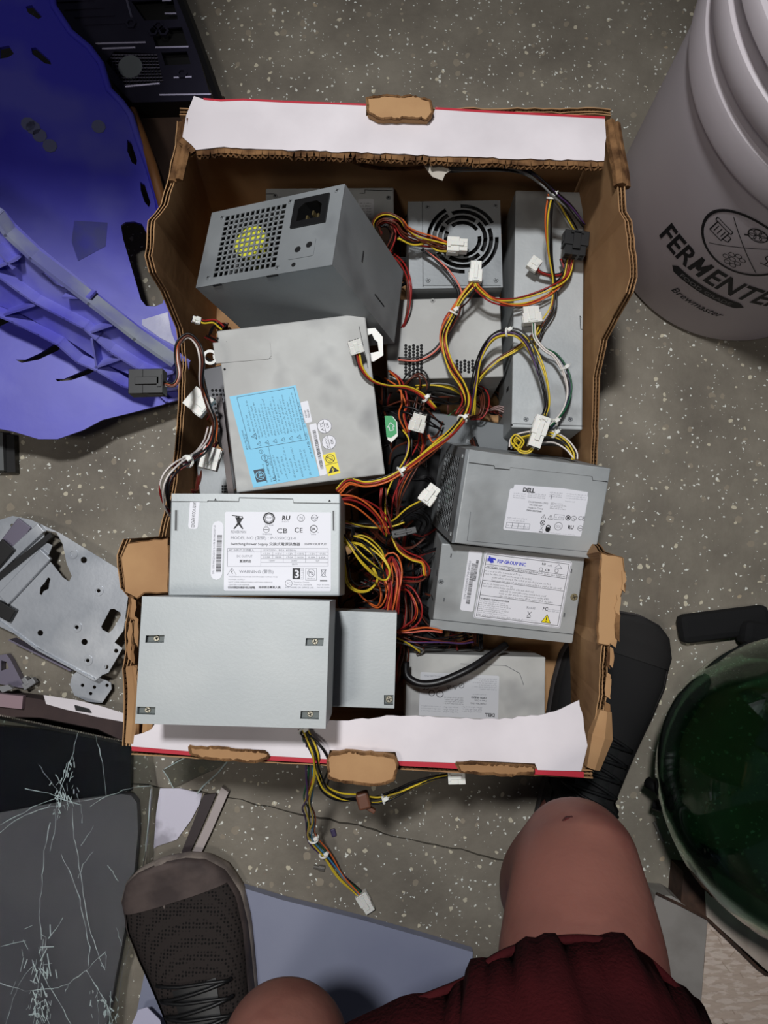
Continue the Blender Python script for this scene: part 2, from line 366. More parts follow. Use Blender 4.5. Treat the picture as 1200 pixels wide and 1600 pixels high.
# white faced flaps folded in over the end walls
def flap(outline, holes, z, name, mtl, thick=.006, zf=None):
    b_ = B(); pts = [bl(P(u, v, z)) for u, v in outline]; hs = [[bl(P(u, v, z)) for u, v in h] for h in holes]
    b_.plate([(p.x, p.y) for p in pts], [[(p.x, p.y) for p in h] for h in hs], z - .0012, z)
    o = b_.build(name, mtl, box); return o, pts
tf = [(303, 150), (318, 155), (345, 158), (380, 156), (460, 160), (572, 164), (572, 181), (600, 187), (660, 187), (676, 180), (680, 170), (760, 175), (860, 180), (945, 184), (947, 215), (944, 251), (905, 250), (840, 249), (760, 246), (700, 244), (612, 240), (500, 236), (420, 233), (340, 230), (306, 234), (285, 214), (291, 180)]
def jag(pts, amp, seed, sel=None):
    rnd = random.Random(seed); out = []
    for i, (a, b_) in enumerate(zip(pts, pts[1:] + pts[:1])):
        k = max(1, int(math.hypot(b_[0] - a[0], b_[1] - a[1]) / 9))
        for j in range(k):
            t = j / k; x = a[0] + (b_[0] - a[0]) * t; y = a[1] + (b_[1] - a[1]) * t
            if j and (sel is None or sel(x, y)): x += rnd.uniform(-amp, amp); y += rnd.uniform(-amp, amp)
            out.append((x, y))
    return out
fl_top, _ = flap(jag(tf, 1.2, 3, lambda x, y: y > 205), [], .2575, 'top_flap', CARDW); fl_top['label'] = 'white faced top flap with cut hand hole'
bf = [(205, 1166), (205, 1150), (222, 1146), (236, 1140), (244, 1128), (262, 1124), (400, 1128), (470, 1126), (545, 1126), (615, 1118), (650, 1118), (700, 1121), (780, 1124), (850, 1116), (876, 1108), (892, 1100), (905, 1094), (909, 1112), (913, 1140), (918, 1165), (912, 1190), (908, 1205), (840, 1203), (836, 1193), (735, 1188), (712, 1192), (622, 1189), (618, 1175), (515, 1172), (512, 1186), (420, 1181), (415, 1172), (300, 1166), (296, 1174)]
fl_bot, _ = flap(jag(bf, 1.4, 5, lambda x, y: y < 1160), [], .2545, 'bottom_flap', CARDW); fl_bot['label'] = 'white faced torn flap at the near end'
def fluting_strip(path, z, depth=.006, wdt=.0022, name='torn_edge', parent=None, h=.005):
    """zigzag corrugation seen along a cut edge"""
    b_ = B(); pts = [bl(P(u, v, z)) for u, v in path]; k = 0
    for a, c in zip(pts, pts[1:]):
        d = (c - a); L = d.length; n = max(1, int(L / wdt)); t = d / L; nr = Vector((t.y, -t.x, 0))
        for j in range(n):
            p = a + d * (j / n); p2 = a + d * ((j + 1) / n); o1 = -h if k % 2 else -.0004; o2 = -.0004 if k % 2 else -h; k += 1
            b_.add([p + Vector((0, 0, o1)), p2 + Vector((0, 0, o2)), p2 + nr * depth + Vector((0, 0, o2)), p + nr * depth + Vector((0, 0, o1))], [(0, 1, 2, 3)])
        for zz in (-h - .0008, -.0008):
            b_.box((a + c) / 2 + nr * (depth * (.45 if zz < -.002 else .3)) + Vector((0, 0, zz)), (L, depth * .9, .0008), Matrix.Rotation(math.atan2(t.y, t.x), 3, 'Z'))
    return b_.build(name, CARD_E, parent or box, kind='stuff')
e1 = jag([(944, 251), (905, 250), (840, 249), (760, 246), (700, 244), (612, 240), (500, 236), (420, 233), (340, 230), (306, 234), (285, 214)], 1.5, 9)[:-1]
fluting_strip(list(reversed(e1)), .2558, .0075, name='flap_edge', parent=fl_top)
# red printed strips at the folds
def strip(path, wpx, z, mtl, name, parent, th=.0006):
    b_ = B()
    for (u0, v0), (u1, v1) in zip(path, path[1:]):
        a, b2, c, d = (bl(P(*q, z)) for q in ((u0, v0), (u1, v1), (u1, v1 + wpx), (u0, v0 + wpx)))
        o = Vector((0, 0, th)); b_.hexa([d, c, b2, a], [d + o, c + o, b2 + o, a + o])
    return b_.build(name, mtl, parent)
strip([(206, 1164), (295, 1171), (420, 1179), (512, 1184)], 9, .2530, RED, 'red_band', fl_bot)
strip([(622, 1187), (715, 1192), (840, 1201), (912, 1206)], 9, .2530, RED, 'red_band', fl_bot)
strip([(318, 153.5), (345, 156), (380, 154.5), (460, 158.5), (572, 162.5)], 3, .2572, RED, 'red_band', fl_top)
strip([(680, 168), (760, 173), (860, 178), (945, 182.5)], 3.5, .2572, RED, 'red_band', fl_top)
def tab(quad, z0, z1, name, lab=None):
    """thick hand-hole tab of double cardboard pushed out of the flap, with ragged corrugated border"""
    b_ = B(); pts = [bl(P(u, v, z1)) for u, v in jag(quad, 1.3, int(quad[0][0]))]
    b_.plate([(p.x, p.y) for p in pts], (), z0, z1); o = b_.build(name, CARD, box)
    if lab: o['label'] = lab
    f_ = B(); n = len(pts)
    for i in range(n):
        a, c = Vector((pts[i].x, pts[i].y, z1)), Vector((pts[(i + 1) % n].x, pts[(i + 1) % n].y, z1))
        f_.tube([a + Vector((0, 0, random.uniform(-.001, .0016))), a.lerp(c, .5) + Vector((0, 0, random.uniform(-.002, .001))), c], .0013, 5)
    f_.build('torn_border', CARD_E, o, kind='stuff'); return o
tab([(573, 153), (600, 149), (650, 151), (672, 157), (676, 176), (668, 186), (590, 184), (575, 176)], .25, .266, 'hand_hole_tab', 'brown tab pushed up through the far hand hole')
tab([(517, 1178), (540, 1175), (600, 1180), (617, 1184), (621, 1195), (615, 1218), (590, 1226), (540, 1222), (514, 1215), (512, 1190)], .252, .268, 'hand_hole_tab', 'brown tab pushed out of the near hand hole')
tab([(296, 1166), (360, 1170), (416, 1176), (420, 1183), (400, 1190), (320, 1184), (298, 1178)], .246, .257, 'slot_edge')
tab([(712, 1192), (760, 1194), (834, 1199), (834, 1208), (790, 1211), (720, 1206)], .246, .257, 'slot_edge')
# oval hand hole tab on the far wall, and tape
q = B(); ov = circ(0, 0, .05, 28, .014)
M = Matrix.Translation(bl((P(622, 277, .2).x, Y1 - .004, .196))) @ Matrix.Rotation(math.radians(62), 4, 'X')
q.plate(ov, (), 0, .004, M); q.build('oval_tab', CARD, box)
q = B(); q.tube([M @ Vector((p[0], p[1], .004)) for p in ov[14:] + ov[:1]], .0022, 6); q.build('oval_tab_edge', CARD_E, box)
q = B(); tp = [bl(P(u, v, .246)) for u, v in [(662, 252), (690, 254), (705, 262), (696, 268), (692, 278), (676, 272), (668, 262)]]; q.plate([(p.x, p.y) for p in tp], (), .2405, .2412); q.build('tape_scrap', mat('pale_tape', (180, 172, 160), .4), box)
# corner post of folded cardboard at the far right, with torn outer paper
cp = B(); pts = [P(958, 192, .25), P(963, 225, .25), P(972, 270, .25), P(974, 292, .25)]
cp.tube([bl(p) + Vector((-.004, 0, .002)) for p in pts], [.005, .0062, .0065, .006], 7); cp.tube([bl(p) + Vector((.003, 0, -.002)) for p in pts], .0045, 6); cp.build('corner_fold', CARD_E, box)
cp = B(); a = [bl(P(u, v, .252)) for u, v in [(963, 190), (970, 196), (977, 240), (980, 288), (976, 292), (973, 250)]]; cp.plate([(p.x, p.y) for p in a], (), .246, .2475); cp.build('torn_white_paper', CARDW, box)
cp = B(); pts = [P(286, 190, .252), P(284, 230, .252), P(272, 282, .252)]; cp.tube([bl(p) + Vector((.005, 0, 0)) for p in pts], [.006, .0045, .004], 6); cp.tube([bl(p) + Vector((-.002, 0, -.003)) for p in pts], .004, 6); cp.build('corner_fold', CARD_E, box)
cp = B(); pts = [P(945, 1110, .25), P(938, 1150, .25), P(925, 1200, .25)]; cp.tube([bl(p) for p in pts], [.006, .011, .007], 6); cp.build('corner_fold', CARD, box)
cp = B(); pts = [P(207, 1040, .25), P(212, 1090, .25), P(206, 1160, .25)]; cp.tube([bl(p) for p in pts], [.005, .007, .006], 6); cp.tube([bl(p) + Vector((.012, 0, -.004)) for p in pts[1:]], .005, 6); cp.build('corner_fold', CARD, box)
# rounded outward-bent lips of the side walls
for pl, nm in (([(940, 865), (972, 872), (976, 905), (968, 935), (964, 985), (952, 1008), (935, 1005), (938, 930)], 1), ([(262, 842), (200, 850), (190, 872), (196, 925), (214, 934), (225, 925), (262, 925)], 2)):
    b_ = B(); z = .252; pp = [bl(P(u, v, z)) for u, v in jag(pl, 1, nm)]; b_.plate([(p.x, p.y) for p in pp], (), z - .007, z); o = b_.build('bent_lip', CARD, box)
    f_ = B(); f_.tube([Vector((p.x, p.y, z - .002)) + Vector((0, 0, random.uniform(-.001, .001))) for p in pp], .0013, 5); f_.build('torn_border', CARD_E, o, kind='stuff')

# torn liner strips hanging on the ragged corners
rt = random.Random(11)
for side, ctr in ((-1, [(203, 950), (206, 985), (203, 1022), (203, 1060), (206, 1100), (208, 1140)]), (1, [(972, 905), (962, 950), (960, 985), (950, 1030), (948, 1070), (943, 1120)])):
    for i, (u, v) in enumerate(ctr):
        for k_ in range(2):
            wd_, hg = rt.uniform(4, 8), rt.uniform(16, 24); uu = u + rt.uniform(-3, 3) + k_ * 5; vv = v + rt.uniform(-6, 6)
            pl = jag([(uu - wd_ * .5, vv - hg), (uu + wd_ * .6, vv - hg * .8), (uu + wd_ * .4, vv + hg), (uu - wd_ * .7, vv + hg * .7)], 2.2, i * 7 + k_ + side)
            z = .2515 + .0022 * k_ + rt.uniform(0, .0012); b_ = B(); pp = [bl(P(x, y, z)) for x, y in pl]; b_.plate([(p.x, p.y) for p in pp], (), z - .0009, z)
            b_.build('torn_liner', CARD if (i + k_) % 3 else CARD_E, box)
# ------------------------------------------------------------------ power supplies
class PSU:
    def __init__(s, px, zs, D, label, group='power supply units in the cardboard box', name='power_supply', m=None, name_cat='power supply'):
        """px: photo corners TL TR BR BL of the face that looks up, zs: their heights, D: depth below it"""
        w_ = [P(u, v, z) for (u, v), z in zip(px, zs if isinstance(zs, (list, tuple)) else [zs] * 4)]
        ex = ((w_[1] - w_[0]) + (w_[2] - w_[3])).normalized(); ey = ((w_[0] - w_[3]) + (w_[1] - w_[2])); ey = (ey - ex * ey.dot(ex)).normalized(); ez = ex.cross(ey)
        s.W = ((w_[1] - w_[0]).length + (w_[2] - w_[3]).length) / 2; s.L = ((w_[0] - w_[3]).length + (w_[1] - w_[2]).length) / 2; s.D = D
        c = (w_[0] + w_[1] + w_[2] + w_[3]) / 4; s.R = Matrix((ex, ey, ez)).transposed(); s.n = ez; s.c = c
        s.root = empty(name, c - ez * D, s.R, label, name_cat, group); s.M = Matrix.Translation(c - ez * D) @ s.R.to_4x4(); s.Mi = s.M.inverted(); s.m = m or GALV
    def T(s, u, v, h=0.0):
        """photo pixel -> local xy on the upper face"""
        return s.Mi @ PL(u, v, s.c + s.n * h, s.n)
    def loc(s, p): return s.Mi @ Vector(p)
    def casing(s, open_top=False, bev=.0012, m=None, t=.001):
        b = B(); W, L, D = s.W, s.L, s.D
        if not open_top: b.box((0, 0, D / 2), (W, L, D), bev=bev)
        else:
            b.box((0, 0, t / 2), (W, L, t)); D2 = D - .0006
            b.box((-W / 2 + t / 2, 0, D2 / 2), (t, L, D2)); b.box((W / 2 - t / 2, 0, D2 / 2), (t, L, D2))
            b.box((0, -L / 2 + t / 2, D2 / 2), (W - 2 * t, t, D2)); b.box((0, L / 2 - t / 2, D2 / 2), (W - 2 * t, t, D2))
        s.case = b.build('casing', m or s.m, s.root); return s.case
    def flat(s, name, pts, h0=.0, h1=.0006, m=None, holes=(), parent=None, label=None, px=True):
        b = B(); o = [s.T(*p)[:2] if px else p for p in pts]; hh = [[s.T(*p)[:2] if px else p for p in h] for h in holes]
        b.plate(o, hh, s.D + h0, s.D + h1); return b.build(name, m or s.m, parent or s.root, label=label)
    def seam(s, pts, w=.0006, h=.0003, m=None, px=True, name='seam'):
        b = B(); P2 = [s.T(*p) if px else Vector((p[0], p[1], s.D)) for p in pts]
        for a, c in zip(P2, P2[1:]):
            d = (c - a); L = d.length; an = math.atan2(d.y, d.x); b.box(((a.x + c.x) / 2, (a.y + c.y) / 2, s.D + h / 2), (L + w, w, h), Matrix.Rotation(an, 3, 'Z'))
        return b.build(name, m or SEAM, s.root)
    def screw(s, x, y, r=.0028, h=0.0, m=None):
        b = B(); b.cyl((x, y), r, s.D + h, s.D + h + .0008, 14, r2=r * .8, mi=0)
        for q in (0, 1): b.box((x, y, s.D + h + .00085), ((.0007, r * 1.3, .0002) if q else (r * 1.3, .0007, .0002)), Matrix.Rotation(.4, 3, 'Z'), mi=1)
        return b.build('screw', [m or GALV_D, SEAM], s.root)
    def label(s, px4, m=PAPER, cw=None, ch=None, name='label', lab=None, rad=0.02, h=.0003):
        """px4: BL BR TL of the label as read; returns Ink in label units"""
        bl_, br, tl = (s.T(*p) for p in px4); ex = (br - bl_); ey = (tl - bl_); cw = cw or 100; ch = ch or 100
        b = B(); r = rad * ch; o = rrect(0, 0, cw, ch, r, 3); pts = [bl_ + ex * (x / cw) + ey * (y / ch) for x, y in o]
        b.plate([(p.x, p.y) for p in pts], (), s.D, s.D + h); ob = b.build(name, m, s.root, label=lab)
        k = Ink(bl_, ex / cw, ey / ch, s.D + h + .00012); k.ob = ob; return k
def ink(k, mats=(INK, INKG), name='print'): return k.b.build(name, list(mats), k.ob)

# --- tilted unit with fan grille and mains inlet (upper left)
a = PSU([(330, 332), (538, 288), (520, 413), (307, 450)], [.216, .279, .296, .233], .14, 'tilted power supply with square-hole fan grille, yellow fan hub and black mains inlet', m=GALV_D)
a.casing(True)
W, L, D = a.W, a.L, a.D
gx0, gx1, gy0, gy1 = -.0565 * W / .15, .0140 * W / .15, -.0345 * L / .086, .0345 * L / .086
ix0, ix1, iy0, iy1 = .026 * W / .15, .059 * W / .15, .006 * L / .086, .033 * L / .086
sw = rrect(.036, -.029, .056, -.014, .002)
b = B(); b.plate([(-W / 2, -L / 2), (W / 2, -L / 2), (W / 2, L / 2), (-W / 2, L / 2)], [[(gx0, gy0), (gx1, gy0), (gx1, gy1), (gx0, gy1)], [(ix0, iy0), (ix1, iy0), (ix1, iy1), (ix0, iy1)]], D - .001, D); fp = b.build('face_plate', a.m, a.root)
b = B(); nx, ny = 12, 12
for i in range(1, nx): x = gx0 + (gx1 - gx0) * i / nx; b.box((x, (gy0 + gy1) / 2, D - .0005), (.0017, gy1 - gy0, .001))
for i in range(1, ny): y = gy0 + (gy1 - gy0) * i / ny; b.box(((gx0 + gx1) / 2, y, D - .0005), (gx1 - gx0, .0017, .001))
b.build('grille', a.m, a.root)
b = B(); b.box(((gx0 + gx1) / 2, 0, D - .028), (gx1 - gx0 + .004, gy1 - gy0 + .004, .002)); b.build('fan_frame', DARKIN, a.root)
b = B(); gxc = (gx0 + gx1) / 2 - .001
b.cyl((gxc, .001), .0168, D - .012, D - .0014, 28); hub = b.build('fan_hub', mat('yellow_fan_sticker', (214, 214, 60), .4), a.root, label='yellow fan hub sticker')
b = B()
for k in range(7):
    q = k * 2 * math.pi / 7
    for t in range(3):
        r0 = .016 + t * .005; A0 = q + t * .12
        pts = [Vector((gxc + rr * math.cos(A0 + dd), .001 + rr * math.sin(A0 + dd), D - hz)) for rr, dd, hz in ((r0, 0, .006), (r0 + .0052, .12, .006), (r0 + .0052, .55, .014), (r0, .5, .014))]
        b.add(pts, [(0, 1, 2, 3)])
b.build('fan_blades', BLACK, a.root)
k = Ink((gxc, .001, 0), (.001, 0, 0), (0, .001, 0), D - .0013); k.ring(0, 0, 13, .6); k.text('24V', -5, 4, 4); k.words(-10, -1, 20, 2, seed=3); k.words(-9, -5, 18, 2, seed=4); k.words(-6, -9, 12, 2, seed=5); k.ob = hub; ink(k)
# mains inlet
b = B(); o = [(ix0 - .002, iy0 - .002), (ix1 + .002, iy0 - .002), (ix1 + .002, iy1 + .002), (ix0 - .002, iy1 + .002)]
cv = [(ix0 + .004, iy0 + .004), (ix1 - .004, iy0 + .004), (ix1 - .004, iy1 - .009), (ix1 - .010, iy1 - .004), (ix0 + .010, iy1 - .004), (ix0 + .004, iy1 - .009)]
b.plate(o, [cv], D - .0005, D + .0022); b.plate(cv, (), D - .02, D - .018)
for p, q_ in zip(cv, cv[1:] + cv[:1]): b.add([(p[0], p[1], D - .019), (q_[0], q_[1], D - .019), (q_[0], q_[1], D), (p[0], p[1], D)], [(0, 1, 2, 3)])
inl = b.build('mains_inlet', BLACK, a.root)
for x in (-.006, 0, .006): b = B(); b.box(((ix0 + ix1) / 2 + x, (iy0 + iy1) / 2 - (.002 if x else -.002), D - .011), (.0018, .0045, .014)); b.build('pin', mat('brass', (190, 170, 120), .3, .9), inl)
b = B(); b.plate(rrect(.027, -.030, .054, -.011, .002), [circ(.036, -.0205, .0033, 12), circ(.0475, -.0175, .0033, 12)], D, D + .0008); b.build('switch_plate', a.m, a.root)
b = B(); b.cyl((.036, -.0205), .0033, D + .0001, D + .0003, 12); b.cyl((.0475, -.0175), .0033, D + .0001, D + .0003, 12); b.build('hole', DARKIN, a.root)
for x, y in ((-.060, .034), (-.062, -.034), (.018, .036), (.017, -.036), (.068, .037)): a.screw(x, y)
b = B(); b.cyl((.034, -.036), .0022, D + .0001, D + .0004, 10); b.build('hole', DARKIN, a.root)
# lid lip along the lower long edge and side seams
b = B(); b.box((-.05, -L / 2 - .0002, D - .001), (.010, .0008, .0022)); b.box((.012, -L / 2 - .0002, D - .001), (.012, .0008, .0022)); b.box((W / 2 + .0002, .0, .09), (.0008, .012, .0012)); b.box((W / 2 + .0002, -.02, .045), (.0008, .0012, .022)); b.build('slot', SEAM, a.root)

# --- silver unit behind it
b_ = PSU([(415, 294), (615, 293), (616, 352), (415, 354)], .125, .12, 'silver power supply half hidden behind the tilted unit, against the far wall of the box'); b_.casing()
b_.seam([(562, 302), (570, 302), (570, 297), (613, 298)]); b_.screw(*b_.T(607, 309)[:2])
k = b_.label([(560, 352), (584, 352), (560, 311)], PAPER_D, 24, 40, lab='small printed label')
for i in range(8): k.words(2, 3 + i * 4.2, 18, 2.2, seed=i)
ink(k); b_.screw(*b_.T(430, 306)[:2]); b_.seam([(416, 303), (428, 303), (428, 308), (440, 308)])

# --- fan-grille unit
c_ = PSU([(637, 315), (782, 313), (785, 449), (640, 451)], .14, .12, 'small power supply with round slotted fan grille and white plug lying on it', m=GALV_D); c_.casing(True)
b = B(); W, L, D = c_.W, c_.L, c_.D
cx, cy, rr = [*(c_.T(723, 373)[:2]), .0385]
holes = []; 
def arc(r0, r1, a0, a1, n=7):
    a0, a1 = math.radians(a0), math.radians(a1)
    o = [(cx + r0 * math.cos(a0 + (a1 - a0) * i / n), cy + r0 * math.sin(a0 + (a1 - a0) * i / n)) for i in range(n + 1)]
    return o + [(cx + r1 * math.cos(a1 + (a0 - a1) * i / n), cy + r1 * math.sin(a1 + (a0 - a1) * i / n)) for i in range(n + 1)]
for r0, r1, off, cnt, gap in ((.0165, .0208, 20, 3, 24), (.0226, .0272, 35, 4, 9), (.0290, .0336, 10, 4, 8), (.0354, .0396, 0, 4, 26)):
    for q in range(cnt): holes.append(arc(r0, r1, off + q * 360 / cnt + gap / 2 + (15 if cnt == 4 else 0), off + (q + 1) * 360 / cnt - gap / 2 + (15 if cnt == 4 else 0)))
b.plate([(-W / 2, -L / 2), (W / 2, -L / 2), (W / 2, L / 2), (-W / 2, L / 2)], holes, D - .001, D); b.build('grille', GALV_D, c_.root)
b = B(); b.plate([(-W / 2 + .001, -L / 2 + .001), (W / 2 - .001, -L / 2 + .001), (W / 2 - .001, L / 2 - .001), (-W / 2 + .001, L / 2 - .001)], (), D - .012, D - .0115); b.build('fan_well', DARKIN, c_.root)
b = B()
for q in range(7):
    a0 = q * 51.4; b.add([(cx + r * math.cos(math.radians(a0 + d)), cy + r * math.sin(math.radians(a0 + d)), D - h) for r, d, h in ((.014, 0, .003), (.037, 6, .003), (.037, 30, .009), (.014, 26, .009))], [(0, 1, 2, 3)])
b.build('fan_blades', BLACK, c_.root)
c_.seam([(660, 316), (661, 448)]); c_.seam([(661, 446), (782, 446)])
for u, v in ((668, 324), (774, 322), (669, 438), (775, 438)): c_.screw(*c_.T(u, v)[:2])
# --- vented unit below
d_ = PSU([(600, 470), (783, 462), (785, 590), (608, 592)], .125, .11, 'flat power supply with two small groups of honeycomb vents, below the fan-grille unit', m=GALV_M); d_.casing()
b = B()
for (u0, v0, nc, nr) in ((634, 540, 5, 10), (714, 564, 6, 4)):
    for i in range(nc):
        for j in range(nr):
            p = d_.T(u0 + i * 6.1, v0 + j * 4.9 + (i % 2) * 2.4); b.cyl((p.x, p.y), .0019, d_.D + .00005, d_.D + .0003, 6)
b.build('vent_holes', DARKIN, d_.root, kind='stuff'); d_.screw(*d_.T(676, 470)[:2], m=GALV_M)
# --- long unit at the right
e_ = PSU([(803, 297), (912, 300), (911, 672), (802, 668)], .135, .10, 'long narrow grey power supply standing against the right wall of the box'); e_.casing()
b = B(); p0 = e_.T(802, 662); p1 = e_.T(911, 666); b.box(((p0.x + p1.x) / 2, (p0.y + p1.y) / 2, e_.D + .0003), (e_.W, .0006, .0006)); b.box((-e_.W / 2, e_.T(802, 664).y, e_.D), (.002, .002, .002)); b.build('seam', SEAM, e_.root)
e_.seam([(908, 496), (906, 494), (907, 514), (910, 515)]); b = B(); b.box((-e_.W / 2 - .0002, -e_.L / 2 + .05, e_.D - .03), (.0006, .004, .014)); b.build('slot', SEAM, e_.root)
for u, v in ((822, 655), (891, 655)): e_.screw(*e_.T(u, v)[:2])
# --- unit lying under cables (with grey lid) and one under the big labelled units
m_ = PSU([(672, 636), (800, 672), (790, 712), (668, 704)], .075, .06, 'grey power supply buried under the cables left of the long narrow unit', m=mat('dim_steel', (96, 100, 102), .55, .2)); m_.casing()
k = m_.label([(728, 692), (745, 697), (729, 686)], GALV_D, 17, 6, 'embossed_mark'); k.text('DELL', 1, .5, 5); ink(k)
m_.seam([(700, 650), (712, 640), (722, 646)], m=mat('green_led', (40, 120, 60), .5), name='green_mark')

# --- unit with the light blue label
f_ = PSU([(328, 517), (557, 493), (615, 737), (380, 770)], [.215, .215, .2, .2], .072, 'wide power supply with a light blue warning label and green tab', m=GALV_M); f_.casing()
f_.flat('recess_plate', [(333, 536), (415, 530), (422, 535), (424, 556), (420, 561), (338, 568)], 0, .0009)
f_.seam([(354, 534), (358, 566)]); 
for u, v in ((340, 529), (351, 577)): b = B(); p = f_.T(u, v); b.cyl((p.x, p.y), .0012, f_.D + .0001, f_.D + .0004, 8); b.build('hole', DARKIN, f_.root)
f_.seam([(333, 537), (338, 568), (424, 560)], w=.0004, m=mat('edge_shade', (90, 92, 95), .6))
k = f_.label([(499.5, 744), (462, 602), (396, 762)], BLUEP, 147, 105, lab='light blue warning and rating label', rad=.002)
k.line([(60, 6), (144, 4), (144, 94), (60, 94)], .6, 0, True)
k.poly([(7, 82), (27, 82), (27, 98), (7, 98)], 2); k.ring(17, 90, 6.4, 1.1, 3, 24); k.text('hp', 12.2, 87.4, 9.5, 3, bold=.01, shear=.3)
for i in range(15): k.words(74 + (i * 7) % 3, 80 - i * 5.1, 62 - (i * 11) % 17, 2.6, 0, i)
k.words(88, 86, 26, 3, 0, 40); k.tri(79, 83, 4.5, .6)
for i in range(6): k.tri(66, 79 - i * 12.7, 3.4, .5)
for i in range(11): k.words(4 + (i % 2) * 9, 74 - i * 6.2, 46 - (i * 13) % 21, 2.6, 0, 60 + i)
k.words(4, 80.5, 30, 2.5, 0, 91); k.line([(2, 68), (58, 66)], .5); k.text('CE', 30, 72, 6.5, 0, bold=.01); k.ring(43, 76, 5, .6); k.text('CCC', 39.5, 74.5, 3.6, 0); k.ring(53.5, 79, 3, .5); k.text('N', 52, 77.6, 3, 0)
k.text('UL', 5, 67, 7, 0, bold=.02); k.text('PS-6241', 17, 75, 3.4, 0); k.text('HP Part No. 381023-001', 60, 98, 3.2, 0); k.text('Spare No. 381840-001', 60, 95, 2.8, 0); k.words(30, 2.5, 40, 3.4, 0, 93); k.words(80, 1.4, 40, 3, 0, 94)
ink(k, (INKDB, INKG, mat('logo_navy', (14, 40, 60), .5), BLUEP))
k = f_.label([(488, 661 - 2), (481, 626), (476, 662)], PAPER, 33, 12, 'sticker', rad=.15); k.text('REV 0F', 8, 6, 4); k.text('50SAB0', 7, 1.8, 4); ink(k)
k = f_.label([(511, 741), (494, 661), (500, 744)], PAPER, 82, 11, 'barcode_sticker', rad=.15); k.bars(10, 3, 72, 8, 60); ink(k)
for (u, v, t1, t2) in ((507, 666, 'ATE', 'OK'), (514, 691, 'HI-POT', 'OK')):
    p = f_.T(u, v); q2 = f_.T(u + 2.5, v + 10.7); up = (p - q2).normalized(); b = B(); R_ = .0072 * 1.0; b.cyl((p.x, p.y), R_, f_.D, f_.D + .0003, 24); o = b.build('round_sticker', PAPER, f_.root, label='round sticker reading ' + t1 + ' ' + t2)
    ex = up; ey = Vector((-up.y, up.x, 0)); k = Ink(p, ex * (R_ / 10), ey * (R_ / 10), f_.D + .00042); k.ring(0, 0, 9.6, .5); k.line([(-9, 0), (9, 0)], .6); k.text(t1, -6 if t1 == 'ATE' else -8, 1.6, 5.5 if t1 == 'ATE' else 4.2, width=12 if t1 == 'ATE' else 16); k.text(t2, -4, -6, 5.5); k.ob = o; ink(k)
k = f_.label([(532, 739), (523, 706), (513, 744)], YEL, 36, 20, 'warning_sticker', lab='yellow electric shock warning sticker', rad=.05)
k.line([(18, 0), (18, 20)], .6); k.ring(27, 10, 7, 1.1); k.line([(22, 5), (32, 15)], 1.2); k.ring(27, 10, 4, .5); k.poly([(4, 1), (15, 10), (4, 19)][:3], 0); k.line([(5, 11.4), (8.4, 8.2), (8, 11.8), (11.4, 9.2)], 1.2, 2); ink(k, (INK, INKG, YEL))
# mounting ears and latch of this unit
b = B(); o = [f_.T(u, v)[:2] for u, v in [(566, 511), (586, 509), (598, 523), (599, 552), (584, 562), (573, 561)]]; hh = [f_.T(u, v)[:2] for u, v in [(573, 521), (581, 518), (585, 527), (590, 531), (592, 546), (577, 549)]]
b.plate(o, [hh], f_.D - .012, f_.D - .009); b.build('release_handle', WHITE, f_.root, label='white plastic release handle')
g = f_.flat('green_tab', [(602, 650), (614, 649), (621, 658), (622, 680), (612, 690), (606, 686)], -.012, -.008, m=WHITE, label='white tab with green arrow sticker')
b = B(); o = [f_.T(u, v, -.008)[:2] for u, v in [(601, 650), (612, 650), (619, 659), (620, 677), (611, 684), (604, 683)]]; b.plate(o, (), f_.D - .008, f_.D - .0076); b.build('arrow_sticker', mat('green_sticker', (30, 150, 84), .5), g)
k = Ink(f_.T(611, 667, -.0076), (.0009, 0, 0), (0, .0009, 0), f_.D - .0074); k.line([(-2, -4), (2, -4), (2, 0), (4, 0), (0, 5), (-4, 0), (-2, 0)], .6, 0, True); k.ob = g; ink(k, (PAPER, PAPER), 'arrow')
b = B(); p = f_.T(326, 556); b.plate(circ(p.x, p.y, .0075, 18), [circ(p.x, p.y, .0048, 18)], f_.D - .008, f_.D - .006); b.box((p.x - .001 + .008, p.y, f_.D - .007), (.008, .004, .002)); b.build('cable_ring', WHITE, f_.root, label='white plastic cable ring')
f_.seam([(608, 695), (612, 706)], w=.0009); f_.seam([(561, 510), (575, 575)], w=.0005)
# darker side bracket running down its left flank
b = B(); pts = [f_.T(330, 560, -.03), f_.T(352, 640, -.03), f_.T(372, 768, -.03)]
b.box((-f_.W / 2 - .006, -.03, f_.D - .035), (.004, .09, .03), Matrix.Rotation(.25, 3, 'Y')); b.box((-f_.W / 2 - .0092, -.03, f_.D - .02), (.006, .1, .0012)); b.build('side_bracket', mat('shiny_dark_steel', (70, 66, 66), .25, .8), f_.root)

